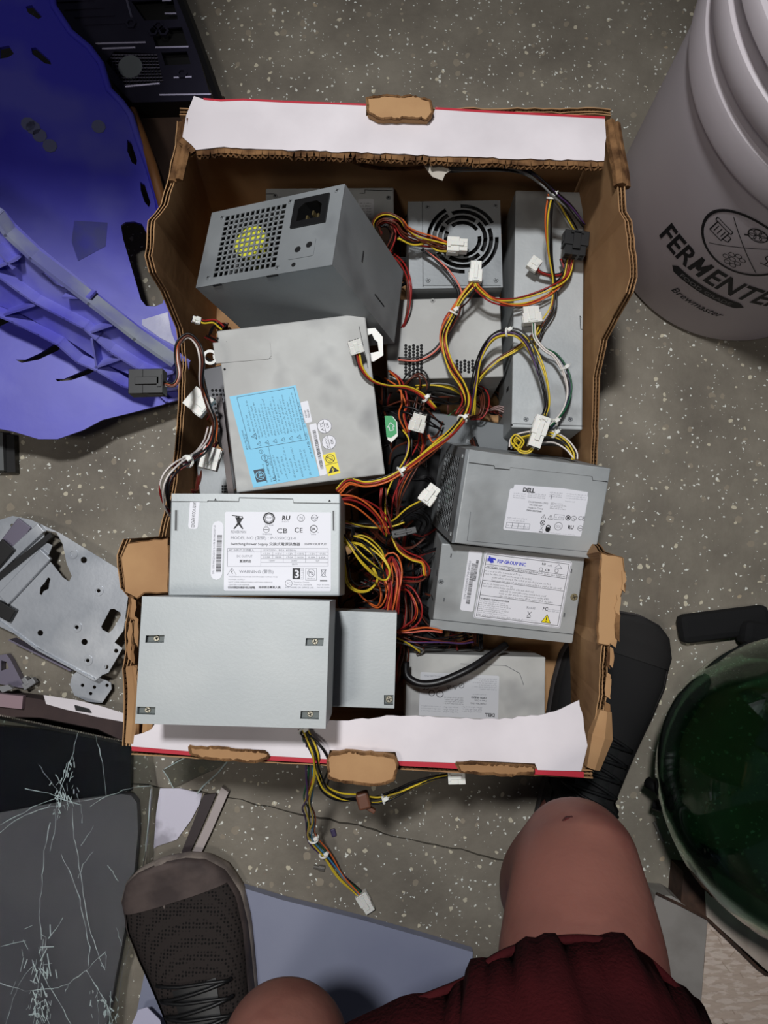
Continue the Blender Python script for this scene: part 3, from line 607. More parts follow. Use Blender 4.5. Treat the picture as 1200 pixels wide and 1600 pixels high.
# --- unit with the warranty strip and big rating label
g_ = PSU([(268, 771), (531, 772), (532, 931), (262, 931)], .277, .086, 'grey power supply with large white rating label and warranty strip, just above the blank unit', m=GALV_S); g_.casing()
g_.flat('lid_flange', [(269, 783), (324, 784), (325, 782), (373, 783), (374, 777), (458, 779), (459, 785), (530, 786), (530, 772.5), (268.5, 771.5)], 0, .0008)
g_.seam([(268, 784), (325, 784), (325, 783), (373, 784), (374, 778), (458, 780), (459, 786), (531, 787)], .0004)
for u, v in ((337, 782), (515, 784)): k = Ink(g_.T(u, v), (.0004, 0, 0), (0, .0004, 0), g_.D + .001); k.poly([(-3, 0), (3, 0), (0, 5)]); k.ob = g_.root; ink(k, (SEAM, SEAM), 'notch')
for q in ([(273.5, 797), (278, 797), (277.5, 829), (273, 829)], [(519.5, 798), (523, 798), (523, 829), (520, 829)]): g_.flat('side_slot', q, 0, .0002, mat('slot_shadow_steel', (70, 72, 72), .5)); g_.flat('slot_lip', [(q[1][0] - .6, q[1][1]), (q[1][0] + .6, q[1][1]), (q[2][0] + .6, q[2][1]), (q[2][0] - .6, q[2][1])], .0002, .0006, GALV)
k = g_.label([(349.7, 923), (517, 924), (351.7, 799.7)], PAPER, 1000, 745, lab='large white rating label', rad=.02)
X = lambda cx: cx - 62; Y = lambda cy: 803 - cy
# figure mark
k.disc(X(190), Y(108), 12, n=10); k.poly([(X(160), Y(110)), (X(235), Y(118)), (X(215), Y(150)), (X(205), Y(170)), (X(180), Y(168)), (X(172), Y(140))]); k.poly([(X(180), Y(165)), (X(206), Y(165)), (X(238), Y(218)), (X(226), Y(222)), (X(192), Y(182)), (X(154), Y(222)), (X(143), Y(218))]); k.line([(X(128), Y(92)), (X(220), Y(104))], 7); k.line([(X(232), Y(122)), (X(222), Y(98))], 9); k.line([(X(165), Y(112)), (X(172), Y(98))], 9)
k.text('POWER MAN', X(120), Y(262), 38, 1, width=142, bold=.02)
k.line(circ(X(477), Y(117), 52, 8), 14, 0, True); k.ring(X(477), Y(117), 36, 5); k.text('TUV', X(450), Y(122), 26); k.text('ST324', X(442), Y(190), 20, 1, width=76); k.text('RU', X(598), Y(135), 62, bold=.03, shear=.1, width=80); k.text('E162161', X(600), Y(155), 18, 1)
k.ring(X(779), Y(113), 33, 4); k.text('N', X(764), Y(128), 44, 1); k.ring(X(905), Y(112), 30, 4); k.text('PC', X(876), Y(126), 38, 1); k.line([(X(915), Y(118)), (X(945), Y(100))], 5, 1)
k.ring(X(453), Y(225), 27, 4); k.line([(X(432), Y(225)), (X(474), Y(225))], 6); k.text('R43026', X(416), Y(275), 20, 1, width=92); k.text('CB', X(550), Y(258), 66, width=102); k.text('C', X(716), Y(250), 66, bold=.01); k.text('E', X(765), Y(250), 62, bold=.01)
k.ring(X(900), Y(215), 33, 7); k.text('SA', X(878), Y(228), 32, bold=.03); k.text('C', X(862), Y(258), 14, 1); k.text('US', X(930), Y(254), 14, 1); k.text('200096', X(874), Y(272), 16, 1)
k.text('MODEL NO (型號) : IP-S350CQ2-0', X(118), Y(318), 36, 1, width=614, bold=.005); k.text('Switching Power Supply 交換式電源供應器', X(118), Y(374), 34, width=655, bold=.012); k.text('350W OUTPUT', X(810), Y(370), 30, width=212, bold=.012)
k.line([(X(92), Y(404)), (X(1036), Y(400)), (X(1036), Y(566)), (X(92), Y(574))], 3, 1, True); k.line([(X(405), Y(402)), (X(405), Y(570))], 3, 1); k.line([(X(92), Y(438)), (X(1036), Y(436))], 3, 1)
for yy in (467, 500, 534): k.line([(X(405), Y(yy)), (X(1036), Y(yy))], 3, 1)
for xx in (515, 615, 725, 825, 930): k.line([(X(xx), Y(436)), (X(xx), Y(500 if xx not in (615, 825) else 534))], 3, 1)
k.text('AC INPUT 交流輸入', X(104), Y(430), 26, 1, width=236); k.text('115V/230V~  8/5A  60/50Hz', X(418), Y(428), 24, 1, width=315); k.text('DC OUTPUT', X(178), Y(488), 28, 1, width=148); k.text('直流輸出', X(205), Y(535), 28, width=108, bold=.02)
for x_, t1, t2 in ((425, '+3.3V', '21.0A'), (535, '+5V', '18.0A'), (640, '+12V', '17.0A'), (742, '+12V2', '16.0A'), (850, '-12V', '0.8A'), (945, '+5VSB', '2.0A')): k.text(t1, X(x_), Y(460), 22, 1, width=66); k.text(t2, X(x_), Y(494), 22, 1, width=66)
k.text('120W', X(480), Y(526), 22, 1); k.text('264W', X(690), Y(526), 22, 1); k.text('19W', X(910), Y(526), 22, 1); k.text('350W', X(695), Y(558), 22, 1)
k.line([(X(92), Y(656)), (X(178), Y(656)), (X(135), Y(588))], 3, 1, True); k.line([(X(130), Y(600)), (X(142), Y(622)), (X(130), Y(622)), (X(142), Y(645))], 5); k.text('WARNING (警告)', X(204), Y(636), 38, 1, width=320)
k.text('HAZARDOUS VOLTAGE CONTAINED WITHIN THIS', X(104), Y(677), 17, 1, width=458); k.text('POWER SUPPLY', X(104), Y(702), 17, 1, width=155); k.text('NOT USER SERVICEABLE RETURN SERVICE', X(104), Y(728), 17, 1, width=412); k.text('CENTER FOR REPAIR.', X(104), Y(752), 17, 1, width=200); k.text('切勿拆開電源供應器外殼以免觸電,', X(100), Y(782), 24, width=256, bold=.015); k.text('維修請洽專業人員.', X(386), Y(778), 24, width=212, bold=.015)
k.rect(X(704), Y(688), X(775), Y(588)); k.text('3', X(718), Y(676), 100, 2, bold=.03); k.line([(X(704), Y(690)), (X(806), Y(690)), (X(806), Y(588)), (X(704), Y(588))], 3, 1, True)
for i in range(4): k.words(X(784), Y(612 + i * 23), 14, 12, 1, i)
k.line([(X(826), Y(698)), (X(928), Y(698)), (X(928), Y(588)), (X(826), Y(588))], 3, 1, True); k.ring(X(877), Y(632), 35, 4, 1); k.text('Pb', X(852), Y(648), 50, 1, width=48); k.line([(X(846), Y(612)), (X(908), Y(655))], 3, 1); k.text('Pb-Free', X(842), Y(690), 18, 1, width=70)
k.line([(X(966), Y(598)), (X(1018), Y(668))], 4, 1); k.line([(X(1018), Y(598)), (X(966), Y(668))], 4, 1); k.line([(X(972), Y(604)), (X(1014), Y(604)), (X(1006), Y(662)), (X(980), Y(662))], 4, 1, True); k.rect(X(960), Y(710), X(1028), Y(698))
k.ring(X(668), Y(730), 32, 4, 1); k.text('FC', X(650), Y(742), 30, 1); k.text('Tested to Comply', X(712), Y(725), 18, 1, width=148); k.text('With FCC Standards', X(712), Y(748), 18, 1, width=172); k.text('FOR HOME OR OFFICE USE', X(636), Y(776), 20, 1, width=265); k.text('MADE IN CHINA', X(930), Y(748), 16, 1, width=118); k.text('Serial made', X(930), Y(772), 16, 1, width=118)
ink(k, (INK, INKG, PAPER))
k = g_.label([(348, 814), (330, 814 - 0), (348, 906)][0:1] + [(350, 814), (331, 906)] if 0 else [(329, 906), (347, 906), (332, 814)], PAPER, 18, 92, 'barcode_label', rad=.1)
k.bars(8, 12, 16, 70, 52, 0, 3, True); k.text('S/N: 1205UNKQ2G6ECU 2.0 P/N: 80-S0602-E0T.S5', 5.4, 9, 4.2, 1, width=76, rot=math.pi / 2); ink(k)
k = g_.label([(307, 826), (296, 826), (311, 772)] if 0 else [(294, 826), (309, 827), (298, 772)], PAPER, 15, 55, 'warranty_strip', lab='white strip reading WARRANTY VOID IF REMOVED', rad=.08)
k.text('WARRANTY VOID IF REMOVED', 4.5, 52, 7.5, 0, width=50, rot=-math.pi / 2, bold=.01); ink(k)

# --- blank unit with four sunken screws
h_ = PSU([(226, 932), (516, 939), (508, 1139), (207, 1130)], .333, .076, 'large blank grey power supply with four recessed screws, at the near left corner', m=GALV_S); h_.casing(True)
pk = [((228, 993), (257, 992), (256, 1004), (227, 1004)), ((478, 997), (506, 997), (505, 1009), (477, 1009)), ((214, 1104), (243, 1105), (242, 1117), (213, 1116)), ((470, 1111), (499, 1111), (498, 1124), (469, 1123))]
cn = [(-h_.W / 2, h_.L / 2), (h_.W / 2, h_.L / 2), (h_.W / 2, -h_.L / 2), (-h_.W / 2, -h_.L / 2)]
b = B(); b.plate(cn, [[h_.T(*p)[:2] for p in q] for q in pk], h_.D - .001, h_.D); b.build('lid', GALV_S, h_.root)
for q in pk:
    p = [h_.T(*t) for t in q]; c = (p[0] + p[1] + p[2] + p[3]) / 4; b = B(); o = [(c.x + (t.x - c.x) * 1.02, c.y + (t.y - c.y) * 1.02) for t in p]
    b.plate(o, (), h_.D - .006, h_.D - .005)
    for t0, t1 in zip(o, o[1:] + o[:1]): b.add([(t0[0], t0[1], h_.D - .0055), (t1[0], t1[1], h_.D - .0055), (t1[0], t1[1], h_.D - .0005), (t0[0], t0[1], h_.D - .0005)], [(0, 1, 2, 3)])
    b.build('screw_pocket', mat('pocket_steel', (84, 90, 90), .45, .4), h_.root)
    h_.screw(c.x, c.y, .0026, -.005, m=mat('brassy_screw', (150, 146, 132), .35, .6))
# --- smaller blank unit tucked behind its right side
i_ = PSU([(470, 953), (620, 957), (616, 1107), (465, 1102)], .238, .085, 'smaller blank grey power supply with one corner screw, right of the large blank unit', m=GALV_S); i_.casing(True)
q = ((600, 1086), (616, 1086), (616, 1101), (600, 1101)); cn = [(-i_.W / 2, i_.L / 2), (i_.W / 2, i_.L / 2), (i_.W / 2, -i_.L / 2), (-i_.W / 2, -i_.L / 2)]
b = B(); b.plate(cn, [[i_.T(*p)[:2] for p in q]], i_.D - .001, i_.D); b.build('lid', GALV_S, i_.root)
p = [i_.T(*t) for t in q]; c = (p[0] + p[2]) / 2; b = B(); b.plate([(t.x, t.y) for t in p], (), i_.D - .005, i_.D - .004); b.build('screw_pocket', mat('pocket_steel', (84, 90, 90)), i_.root); i_.screw(c.x, c.y, .0035, -.004, m=mat('brassy_screw', (0, 0, 0)))

# --- unit with square grille on its flank and white label
j_ = PSU([(733, 701), (953, 733), (931, 873), (710, 850)], [.198, .177, .155, .176], .125, 'power supply with grille flank and notched white rating label, uppermost on the right', m=GALV); j_.casing()
j_.flat('lid_flange', [(733, 722), (772, 727), (773, 731), (796, 733), (797, 730), (925, 744), (926, 750), (949, 752), (952, 734), (733, 702)], 0, .0009)
j_.seam([(733, 723), (772, 728), (773, 732), (796, 734)], .0006); j_.seam([(925, 745), (926, 750), (949, 753)], .0006)
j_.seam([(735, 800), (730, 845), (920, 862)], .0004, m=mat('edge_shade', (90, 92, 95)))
# flank grille on the local -x side
W, L, D = j_.W, j_.L, j_.D; b = B(); y0, y1, z0_, z1_ = -L * .43, L * .40, D * .22, D * .84
b.box((-W / 2 - .0012, (y0 + y1) / 2, (z0_ + z1_) / 2), (.0006, y1 - y0, z1_ - z0_)); b.build('fan_well', DARKIN, j_.root)
b = B()
for i in range(10): z = z0_ + (z1_ - z0_) * i / 9; b.box((-W / 2 - .0028, (y0 + y1) / 2, z), (.0005, y1 - y0, .0020))
for i in range(16): y = y0 + (y1 - y0) * i / 15; b.box((-W / 2 - .0028, y, (z0_ + z1_) / 2), (.0005, .0013, z1_ - z0_))
b.build('grille', GALV_D, j_.root)
b = B()
for yy, zz, sy, sz in ((0, z1_ + (D - z1_) / 2, L, D - z1_), (0, z0_ / 2, L, z0_), ((y1 + L / 2) / 2, (z0_ + z1_) / 2, L / 2 - y1, z1_ - z0_), ((y0 - L / 2) / 2, (z0_ + z1_) / 2, L / 2 + y0, z1_ - z0_)): b.box((-W / 2 - .0016, yy, zz), (.003, sy, sz))
b.build('flank_plate', GALV_D, j_.root)
b = B(); b.lathe([(0, .0), (.014, 0)], 18); b.v = [Vector((-W / 2 - .0018, (y0 + y1) / 2 + p.x, (z0_ + z1_) / 2 + p.y)) for p in b.v]; b.build('fan_hub', mat('grey_fan_sticker', (130, 150, 140), .5), j_.root)
for u in (-.42, .42): b = B(); b.box((-W / 2 - .0035, u * L, D * .92), (.001, .0035, .0035)); b.build('screw', GALV, j_.root)
k = j_.label([(786, 827.5), (907.5, 838.6), (797, 763)], PAPER, 407, 215, lab='white rating label with notched corner', rad=.04)
X = lambda cx: cx - 622; Y = lambda cy, cx=800: 228 - cy + (cx - 622) * .09
j_.flat('label_tab', [(802, 763.5), (804, 757), (880, 763), (918.5, 769), (917, 780), (800, 770)], 0, .00031, PAPER, label='upper tab of the label')
k.text('DELL', 66, 205, 30, 0, width=62, bold=.05)
for i in range(3): k.words(22, 190 - i * 11, 60, 6, 1, i); k.words(95, 196 - i * 9, 90, 6, 1, 7 + i); k.words(205, 212 - i * 10, 66, 6, 1, 17 + i); k.words(292, 214 - i * 11, 106, 5, 1, 27 + i)
k.words(292, 175, 50, 5, 1, 31); k.words(212, 180, 12, 22, 1, 3)
k.text('CN-0F9XMW-17972', 102, 152, 12, 0, width=104); k.text('14U-058E-A0P', 110, 137, 12, 0, width=68); k.text('Made in China', 106, 122, 12, 0, width=78); k.text('DP/N 0D3T5N8', 102, 107, 12, 0, width=78, bold=.02)
for i in range(4): k.words(220, 158 - i * 9, 60 + (i % 2) * 20, 6, 0, 40 + i)
k.words(10, 62, 100, 6, 1, 51); k.words(10, 50, 90, 6, 1, 52); k.line([(12, 12), (132, 14), (132, 42), (12, 40)], 2, 1, True); k.line([(42, 12), (42, 40)], 2, 1); k.line([(72, 12), (72, 40)], 2, 1); k.line([(104, 12), (104, 40)], 2, 1)
k.words(16, 22, 110, 7, 1, 55); k.tri(196, 85, 13, 2); k.tri(231, 86, 13, 2); k.line([(250, 78), (300, 78), (300, 104), (250, 104)], 2, 1, True); k.words(254, 86, 40, 10, 1, 56); k.ring(322, 92, 12, 4); k.disc(322, 92, 6); k.ring(352, 92, 13, 2); k.text('N', 346, 85, 17); k.text('CE', 374, 86, 30, 0, width=36, bold=.01)
k.ring(196, 54, 12, 3); k.line([(188, 46), (204, 62)], 3); k.line([(204, 46), (188, 62)], 3); k.rect(184, 4, 204, 9); k.line([(187, 14), (203, 38)], 2, 1); k.line([(203, 14), (187, 38)], 2, 1); k.disc(228, 22, 13); k.ring(228, 34, 10, 5); k.ring(280, 44, 20, 2); k.text('CCC', 266, 37, 15, 0, width=28); k.text('RU', 330, 36, 26, 0, bold=.04, width=30); k.ring(395, 44, 13, 2); k.line([(385, 44), (405, 44)], 3); k.words(212, 4, 160, 4, 1, 60)
ink(k)
# --- unit with blue-lettered label
k_ = PSU([(694, 850), (916, 871), (893, 1005), (671, 982)], [.150, .144, .122, .127], .085, 'power supply with blue-lettered white rating label and barcode strip, lower right', m=GALV); k_.casing()
k_.flat('lid_flange', [(673, 968), (895, 991.5), (893, 1004.5), (671, 981.5)], 0, .0008); k_.seam([(673, 967), (895, 991)], .0005)
k = k_.label([(739.5, 965.5), (874.5, 982), (757.5, 860.5)], PAPER, 452, 355, lab='white rating label with blue lettering', rad=.03)
k.line(rrect(4, 4, 448, 350, 8), 2, 1, True); k.line([(14, 14), (438, 14), (438, 340), (14, 340)], 2.5, 0, True)
k.text('FSP GROUP INC', 72, 302, 24, 2, width=148, bold=.03); k.poly([(20, 318), (40, 326), (62, 322), (66, 312), (50, 316), (56, 300), (40, 296), (30, 306), (22, 302)], 2); k.disc(30, 326, 5, 2); k.text('RU', 300, 320, 15, bold=.03); k.words(330, 316, 24, 10, 0, 3); k.line([(368, 312), (406, 312), (387, 332)], 2, 1, True); k.ring(300, 296, 9, 2); k.text('CB', 322, 290, 18, 0, bold=.02); k.ring(380, 298, 9, 2)
for yy in (284, 266, 200, 122): k.line([(14, yy + 4), (438, yy - 2)], 2)
k.text('MODEL NO. (型號): FSP350-60THN-P', 22, 270, 14, 0, width=290); k.words(322, 270, 110, 9, 0, 9)
for i in range(4): k.words(20 + (40 if i > 1 else 0), 250 - i * 15, [190, 240, 300, 360][i], 8, 0, 70 + i)
for i in range(5): k.words(20 + (90 if i > 1 else 0), 184 - i * 14, [150, 260, 240, 260, 280][i], 8, 0, 80 + i)
k.text('WARNING: HAZARDOUS AREA', 18, 104, 11, 0, width=150, bold=.03)
for i in range(7): k.words(18, 92 - i * 10, 130 + (i * 17) % 40, 6, 0 if i % 3 else 1, 90 + i)
k.words(20, 18, 230, 8, 0, 99); k.text('RoHS', 262, 84, 18, 1, width=46); k.text('FC', 345, 86, 24, 0, bold=.02); k.words(372, 92, 60, 6, 1, 2); k.words(372, 82, 60, 6, 1, 4); k.line([(272, 44), (292, 70)], 2.5); k.line([(292, 44), (272, 70)], 2.5); k.rect(272, 36, 292, 40); k.words(250, 22, 80, 5, 1, 8)
k.poly([(350, 22), (398, 22), (374, 66)], 3); k.up = .00012; k.line([(350, 22), (398, 22), (374, 66)], 2.5, 0, True); k.line([(374, 52), (374, 36)], 5); k.disc(374, 29, 3); ink(k, (INK, INKG, INKB, YEL))
k = k_.label([(718.5, 953), (739, 956), (733, 859)], PAPER, 62, 315, 'barcode_strip', rad=.03); k.bars(22, 38, 40, 250, 70, 0, 5, True); k.bars(40, 160, 52, 270, 40, 0, 6, True); k.words(8, 250, 1, 1, 1, 1); k.text('S/N H2050901708 SPI350', 17, 60, 13, 1, width=200, rot=math.pi / 2); ink(k)
k_.screw(*k_.T(689, 909)[:2], r=.003); k_.screw(*k_.T(897, 933)[:2], r=.004, m=mat('dull_brass', (150, 140, 110), .4, .5)); 
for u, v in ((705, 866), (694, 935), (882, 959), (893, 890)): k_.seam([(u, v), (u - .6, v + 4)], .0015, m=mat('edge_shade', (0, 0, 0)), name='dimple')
b = B(); b.box((-k_.W / 2 - .0002, .012, k_.D - .012), (.0008, .006, .0015)); b.box((-k_.W / 2 - .0002, -.02, k_.D - .03), (.0008, .0015, .02)); b.build('slot', SEAM, k_.root)
# --- unit with upside-down label at the near end
l_ = PSU([(636, 1020), (853, 1027), (851, 1140), (633, 1134)], .106, .09, 'dull power supply lying low at the near end with an upside-down white label', m=GALV_M); l_.casing()
k = l_.label([(780, 1056), (657, 1050), (778, 1124)], PAPER_D, 336, 190, lab='upside-down white rating label', rad=.03)
k.text('DELL', 14, 166, 20, 0, width=42, bold=.04)
for i in range(3): k.words(70, 160 - i * 10, 80, 6, 1, i); k.words(170, 165 - i * 10, 60, 6, 1, 5 + i); k.words(245, 165 - i * 10, 80, 5, 1, 9 + i)
k.text('CN-0PY7RN-17972', 52, 122, 10, 0, width=66); k.text('Made in China', 52, 109, 10, 0, width=50); k.text('DP/N 0R8JX0', 52, 96, 11, 0, width=64, bold=.02); k.words(54, 84, 60, 5, 1, 12)
for i in range(4): k.words(150, 130 - i * 9, 80, 5, 0, 30 + i)
for i in range(6): k.words(10, 60 - i * 9, 70 + (i * 31) % 60, 5, 1, 40 + i)
k.ring(160, 50, 11, 2); k.line([(152, 42), (168, 58)], 2); k.ring(250, 92, 14, 3); k.ring(285, 90, 12, 3); k.text('CE', 296, 60, 24, 0, bold=.01); k.ring(268, 60, 10, 2); k.tri(186, 60, 9, 2); k.tri(214, 60, 9, 2); k.words(240, 12, 80, 6, 1, 60); ink(k)
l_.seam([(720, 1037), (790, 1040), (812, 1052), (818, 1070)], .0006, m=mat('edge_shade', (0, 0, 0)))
q_ = PSU([(560, 640), (690, 640), (690, 1000), (560, 1000)], .05, .042, 'black power supply added to darken the shaded middle gap of the box, under the cables', m=mat('gap_shade_black', (16, 16, 18), .85)); q_.casing()  # added in black so the shaded middle gap reads dark
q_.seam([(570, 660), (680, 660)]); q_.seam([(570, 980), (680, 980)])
# --- dark units seen in the gap under the blue-label unit
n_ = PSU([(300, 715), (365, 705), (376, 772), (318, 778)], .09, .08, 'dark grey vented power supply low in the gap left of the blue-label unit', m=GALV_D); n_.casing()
b = B()
for i in range(5):
    for j in range(3): p = n_.T(348 + i * 3.6, 760 + j * 4.2); b.box((p.x, p.y, n_.D + .0002), (.0022, .0024, .0004))
b.build('vent_holes', DARKIN, n_.root, kind='stuff')
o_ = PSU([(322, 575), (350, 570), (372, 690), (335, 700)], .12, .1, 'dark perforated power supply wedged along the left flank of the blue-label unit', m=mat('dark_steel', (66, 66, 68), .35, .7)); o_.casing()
b = B()
for i in range(4):
    for j in range(9): p = o_.T(332 + i * 6 + j * 1.3, 610 + j * 7); b.cyl((p.x, p.y), .0017, o_.D + .0001, o_.D + .0004, 6)
b.build('vent_holes', DARKIN, o_.root, kind='stuff')

# ------------------------------------------------------------------ cable bundles
def connector(parent, p, d, up=(0, 0, 1), size=(.011, .019, .009), cols=2, m=None, inv=None, name='connector', label=None, open_end=True, step=True):
    """moulded plug: body along d with ribs, latch and open cavities at the far end"""
    d = Vector(d).normalized(); up = Vector(up); up = (up - d * up.dot(d)).normalized(); x = d.cross(up); R = Matrix((x, d, up)).transposed()
    w_, l, h = size; b = B(); p = Vector(p)
    b.box((0, l * .3, 0), (w_, l * .6, h), bev=.0006)
    if step: b.box((0, l * .8, 0), (w_ * .84, l * .4, h * .8), bev=.0004)
    else: b.box((0, l * .8, 0), (w_, l * .42, h), bev=.0004)
    for i in range(cols - 1): xx = w_ * (-.5 + (i + 1) / cols) * .84; b.box((xx, l * .8, h * .42), (.0005, l * .4, .0008))
    b.box((0, l * .45, h * .58), (w_ * .3, l * .7, h * .14), bev=.0003); b.box((0, l * .1, h * .5), (w_ * .5, l * .12, h * .3))
    for sx in (-1, 1): b.box((sx * w_ * .5, l * .25, 0), (w_ * .06, l * .4, h * .5))
    b.v = [R @ v + p for v in b.v]; o = b.build(name, m or WHITE, parent, label=label)
    c = B()
    for i in range(cols):
        for j in (-.2, .2): c.box((w_ * .84 * (-.5 + (i + .5) / cols), l * 1.001, h * j), (w_ * .5 / cols, .0004, h * .26))
    c.v = [R @ v + p for v in c.v]; c.build('cavities', DARKIN, o); return o
def tie(parent, p, d, r, m=None):
    d = Vector(d).normalized(); b = B(); a = d.orthogonal().normalized(); c = d.cross(a); ring = []
    for k in range(13): q = 2 * math.pi * k / 12; ring.append(Vector(p) + (a * math.cos(q) + c * math.sin(q)) * r)
    b.tube(ring, .0013, 5, cap=False); up = Vector((.5, .3, 1)).normalized(); b.box(Vector(p) + up * (r + .0012), (.005, .004, .004), Matrix.Rotation(.6, 3, 'Z'), bev=.0006)
    t_ = Vector(p) + up * (r + .002); b.tube([t_, t_ + Vector((.003, .002, .002))], .0006, 4); return b.build('cable_tie', m or WHITE, parent)
WIRE_R = .00095
def harness(label, pts, cols, spread=.0022, twist=2.0, seed=0, parent=None, group='loose cable bundles in the box', name='cable_bundle', wander=.0012, r=WIRE_R, ends=(), ties=(), fray=0.0):
    """pts (u, v, z): path; cols: a letter per wire; every wire is its own mesh"""
    rnd = random.Random(seed + len(cols)); path = [P(*p) for p in pts]; base = path[0]
    root = parent or empty(name, base, None, label, 'cable', group)
    toL = (lambda p: p - base) if parent is None else (lambda p: parent.matrix_world.inverted() @ p)
    if parent is not None:
        pass
    sp = cat_rom(path, 7); n = len(cols); L = len(sp); out = []; tot = 0; dist = [0]
    for a_, b2 in zip(sp, sp[1:]): tot += (b2 - a_).length; dist.append(tot)
    for i, cch in enumerate(cols):
        ph = 2 * math.pi * i / n; k1, k2, k3 = rnd.uniform(0, 9), rnd.uniform(0, 9), rnd.uniform(.7, 1.25); wp = []
        for j, p in enumerate(sp):
            t = (sp[min(j + 1, L - 1)] - sp[max(j - 1, 0)]).normalized(); a_ = Vector((0, 0, 1)) - t * t.z
            if a_.length < .05: a_ = t.orthogonal()
            a_.normalize(); b2 = t.cross(a_); s = dist[j]
            q = ph + twist * s / .1 + .5 * math.sin(s * 40 + k1); rr = (spread if n > 1 else 0) * k3 * (1 + fray * math.sin(math.pi * j / (L - 1)))
            off = a_ * math.cos(q) * rr * .75 + b2 * math.sin(q) * rr
            off += (b2 * math.sin(s * 55 + k2) + a_ * math.cos(s * 47 + k1) * .5) * wander
            wp.append(toL(p + off))
        b = B(); b.tube(wp, r, 6); b.build('wire', WIRE[cch], root, smooth=True, label=WN[cch])
    inv = root.matrix_world.inverted() if parent is not None else Matrix.Translation(-base)
    for e in ends:
        idx, kw = e; p = path[0] if idx == 0 else path[-1]; d = (path[0] - path[1]) if idx == 0 else (path[-1] - path[-2])
        kw = dict(kw); dv = kw.pop('d', None)
        d = Vector(dv) if dv else d
        connector(root, inv @ p, inv.to_3x3() @ d.normalized(), up=inv.to_3x3() @ Vector(kw.pop('up', (0, 0, 1))), **kw)
    for f in ties:
        j = min(L - 2, max(1, int(f * L))); tie(root, inv @ sp[j], inv.to_3x3() @ (sp[j + 1] - sp[j - 1]), spread * 1.35 + r)
    return root
W4 = dict(size=(.0125, .020, .011), cols=2); W2 = dict(size=(.010, .020, .008), cols=2); K = dict(m=BLACK)
# right side, hanging over the long unit
harness('yellow, orange and black cables hanging straight down over the long narrow unit', [(862, 303, .215), (858, 345, .20), (860, 400, .17), (866, 440, .155), (864, 480, .148), (846, 512, .145), (838, 540, .142)], 'yokk', .0022, 1.2, 1, ties=(.02,))
harness('dark grey cables running from the far flap corner to the right wall', [(700, 262, .215), (760, 262, .22), (815, 268, .225), (846, 285, .225), (866, 303, .218), (892, 325, .20), (912, 352, .18)], 'eekkpk', .0028, 1.0, 2)
harness('yellow and grey wires leading into the square black plug by the right wall', [(864, 306, .215), (880, 325, .195), (893, 350, .178), (900, 365, .168)], 'yek', .0024, 1.5, 3, ends=((1, dict(size=(.026, .026, .016), cols=3, m=BLACK, d=(-.12, -1, 0), label='square black plug')),))
harness('red, black and yellow cable looping from the black plug to a white plug', [(893, 398, .155), (884, 432, .152), (862, 452, .155), (830, 467, .152), (800, 473, .158), (770, 469, .165), (748, 452, .172), (742, 442, .176)], 'rkyroy', .0024, 1.3, 4, ends=((1, dict(size=(.0135, .022, .011), cols=2, d=(.05, 1, .1), label='white two-row plug')),), fray=.6)
harness('short red and black lead with a small white plug on the long unit', [(878, 404, .152), (882, 425, .15), (866, 430, .152), (845, 424, .154), (842, 418, .156)], 'rkb', .0016, 1, 5, ends=((1, dict(size=(.014, .012, .008), cols=2, d=(-.8, .55, 0), step=False, label='small white two-pin plug')),))
harness('white and navy cable with a flat white plug across the long unit', [(832, 506, .156), (835, 528, .158), (850, 545, .158), (868, 556, .157), (883, 580, .156), (889, 608, .155), (882, 638, .155), (866, 660, .158), (848, 678, .166)], 'wwnng', .0020, .6, 6, ends=((0, dict(size=(.020, .019, .009), cols=3, label='flat white three-way plug')),), ties=(.48, .86))
harness('yellow and black arch of cable ending in a large white plug', [(737, 648, .12), (741, 605, .135), (750, 560, .15), (770, 527, .162), (800, 519, .17), (822, 532, .17), (838, 562, .168), (850, 600, .168), (855, 632, .172), (849, 652, .178)], 'yyykkp', .0024, 1.6, 7, ends=((1, dict(size=(.0155, .033, .012), cols=2, d=(-.35, -1, 0), label='large white plug')),), ties=(.42,), fray=.5)
harness('dull yellow and brown cable crossing behind the yellow arch', [(734, 628, .11), (750, 590, .128), (776, 562, .135), (806, 545, .14), (836, 524, .143), (850, 505, .144)], 'yyb', .0018, 1.2, 8)
harness('yellow, grey and white loop sticking out under the large white plug', [(800, 700, .16), (804, 686, .155), (828, 678, .15), (858, 676, .15), (882, 688, .148), (896, 706, .15), (898, 718, .15)], 'yyew', .0026, 1, 9, ties=(.55,), fray=.7)
harness('white and grey wires curling beside the far edge of the notched-label unit', [(845, 690, .16), (866, 690, .15), (884, 700, .15), (897, 716, .15)], 'wek', .0026, 1, 10)
harness('thin yellow wire coil beside the large white plug', [(812, 702, .165), (800, 690, .16), (806, 680, .158), (818, 690, .16), (812, 703, .165), (826, 706, .168), (836, 696, .17)], 'yky', .0018, 1, 11)
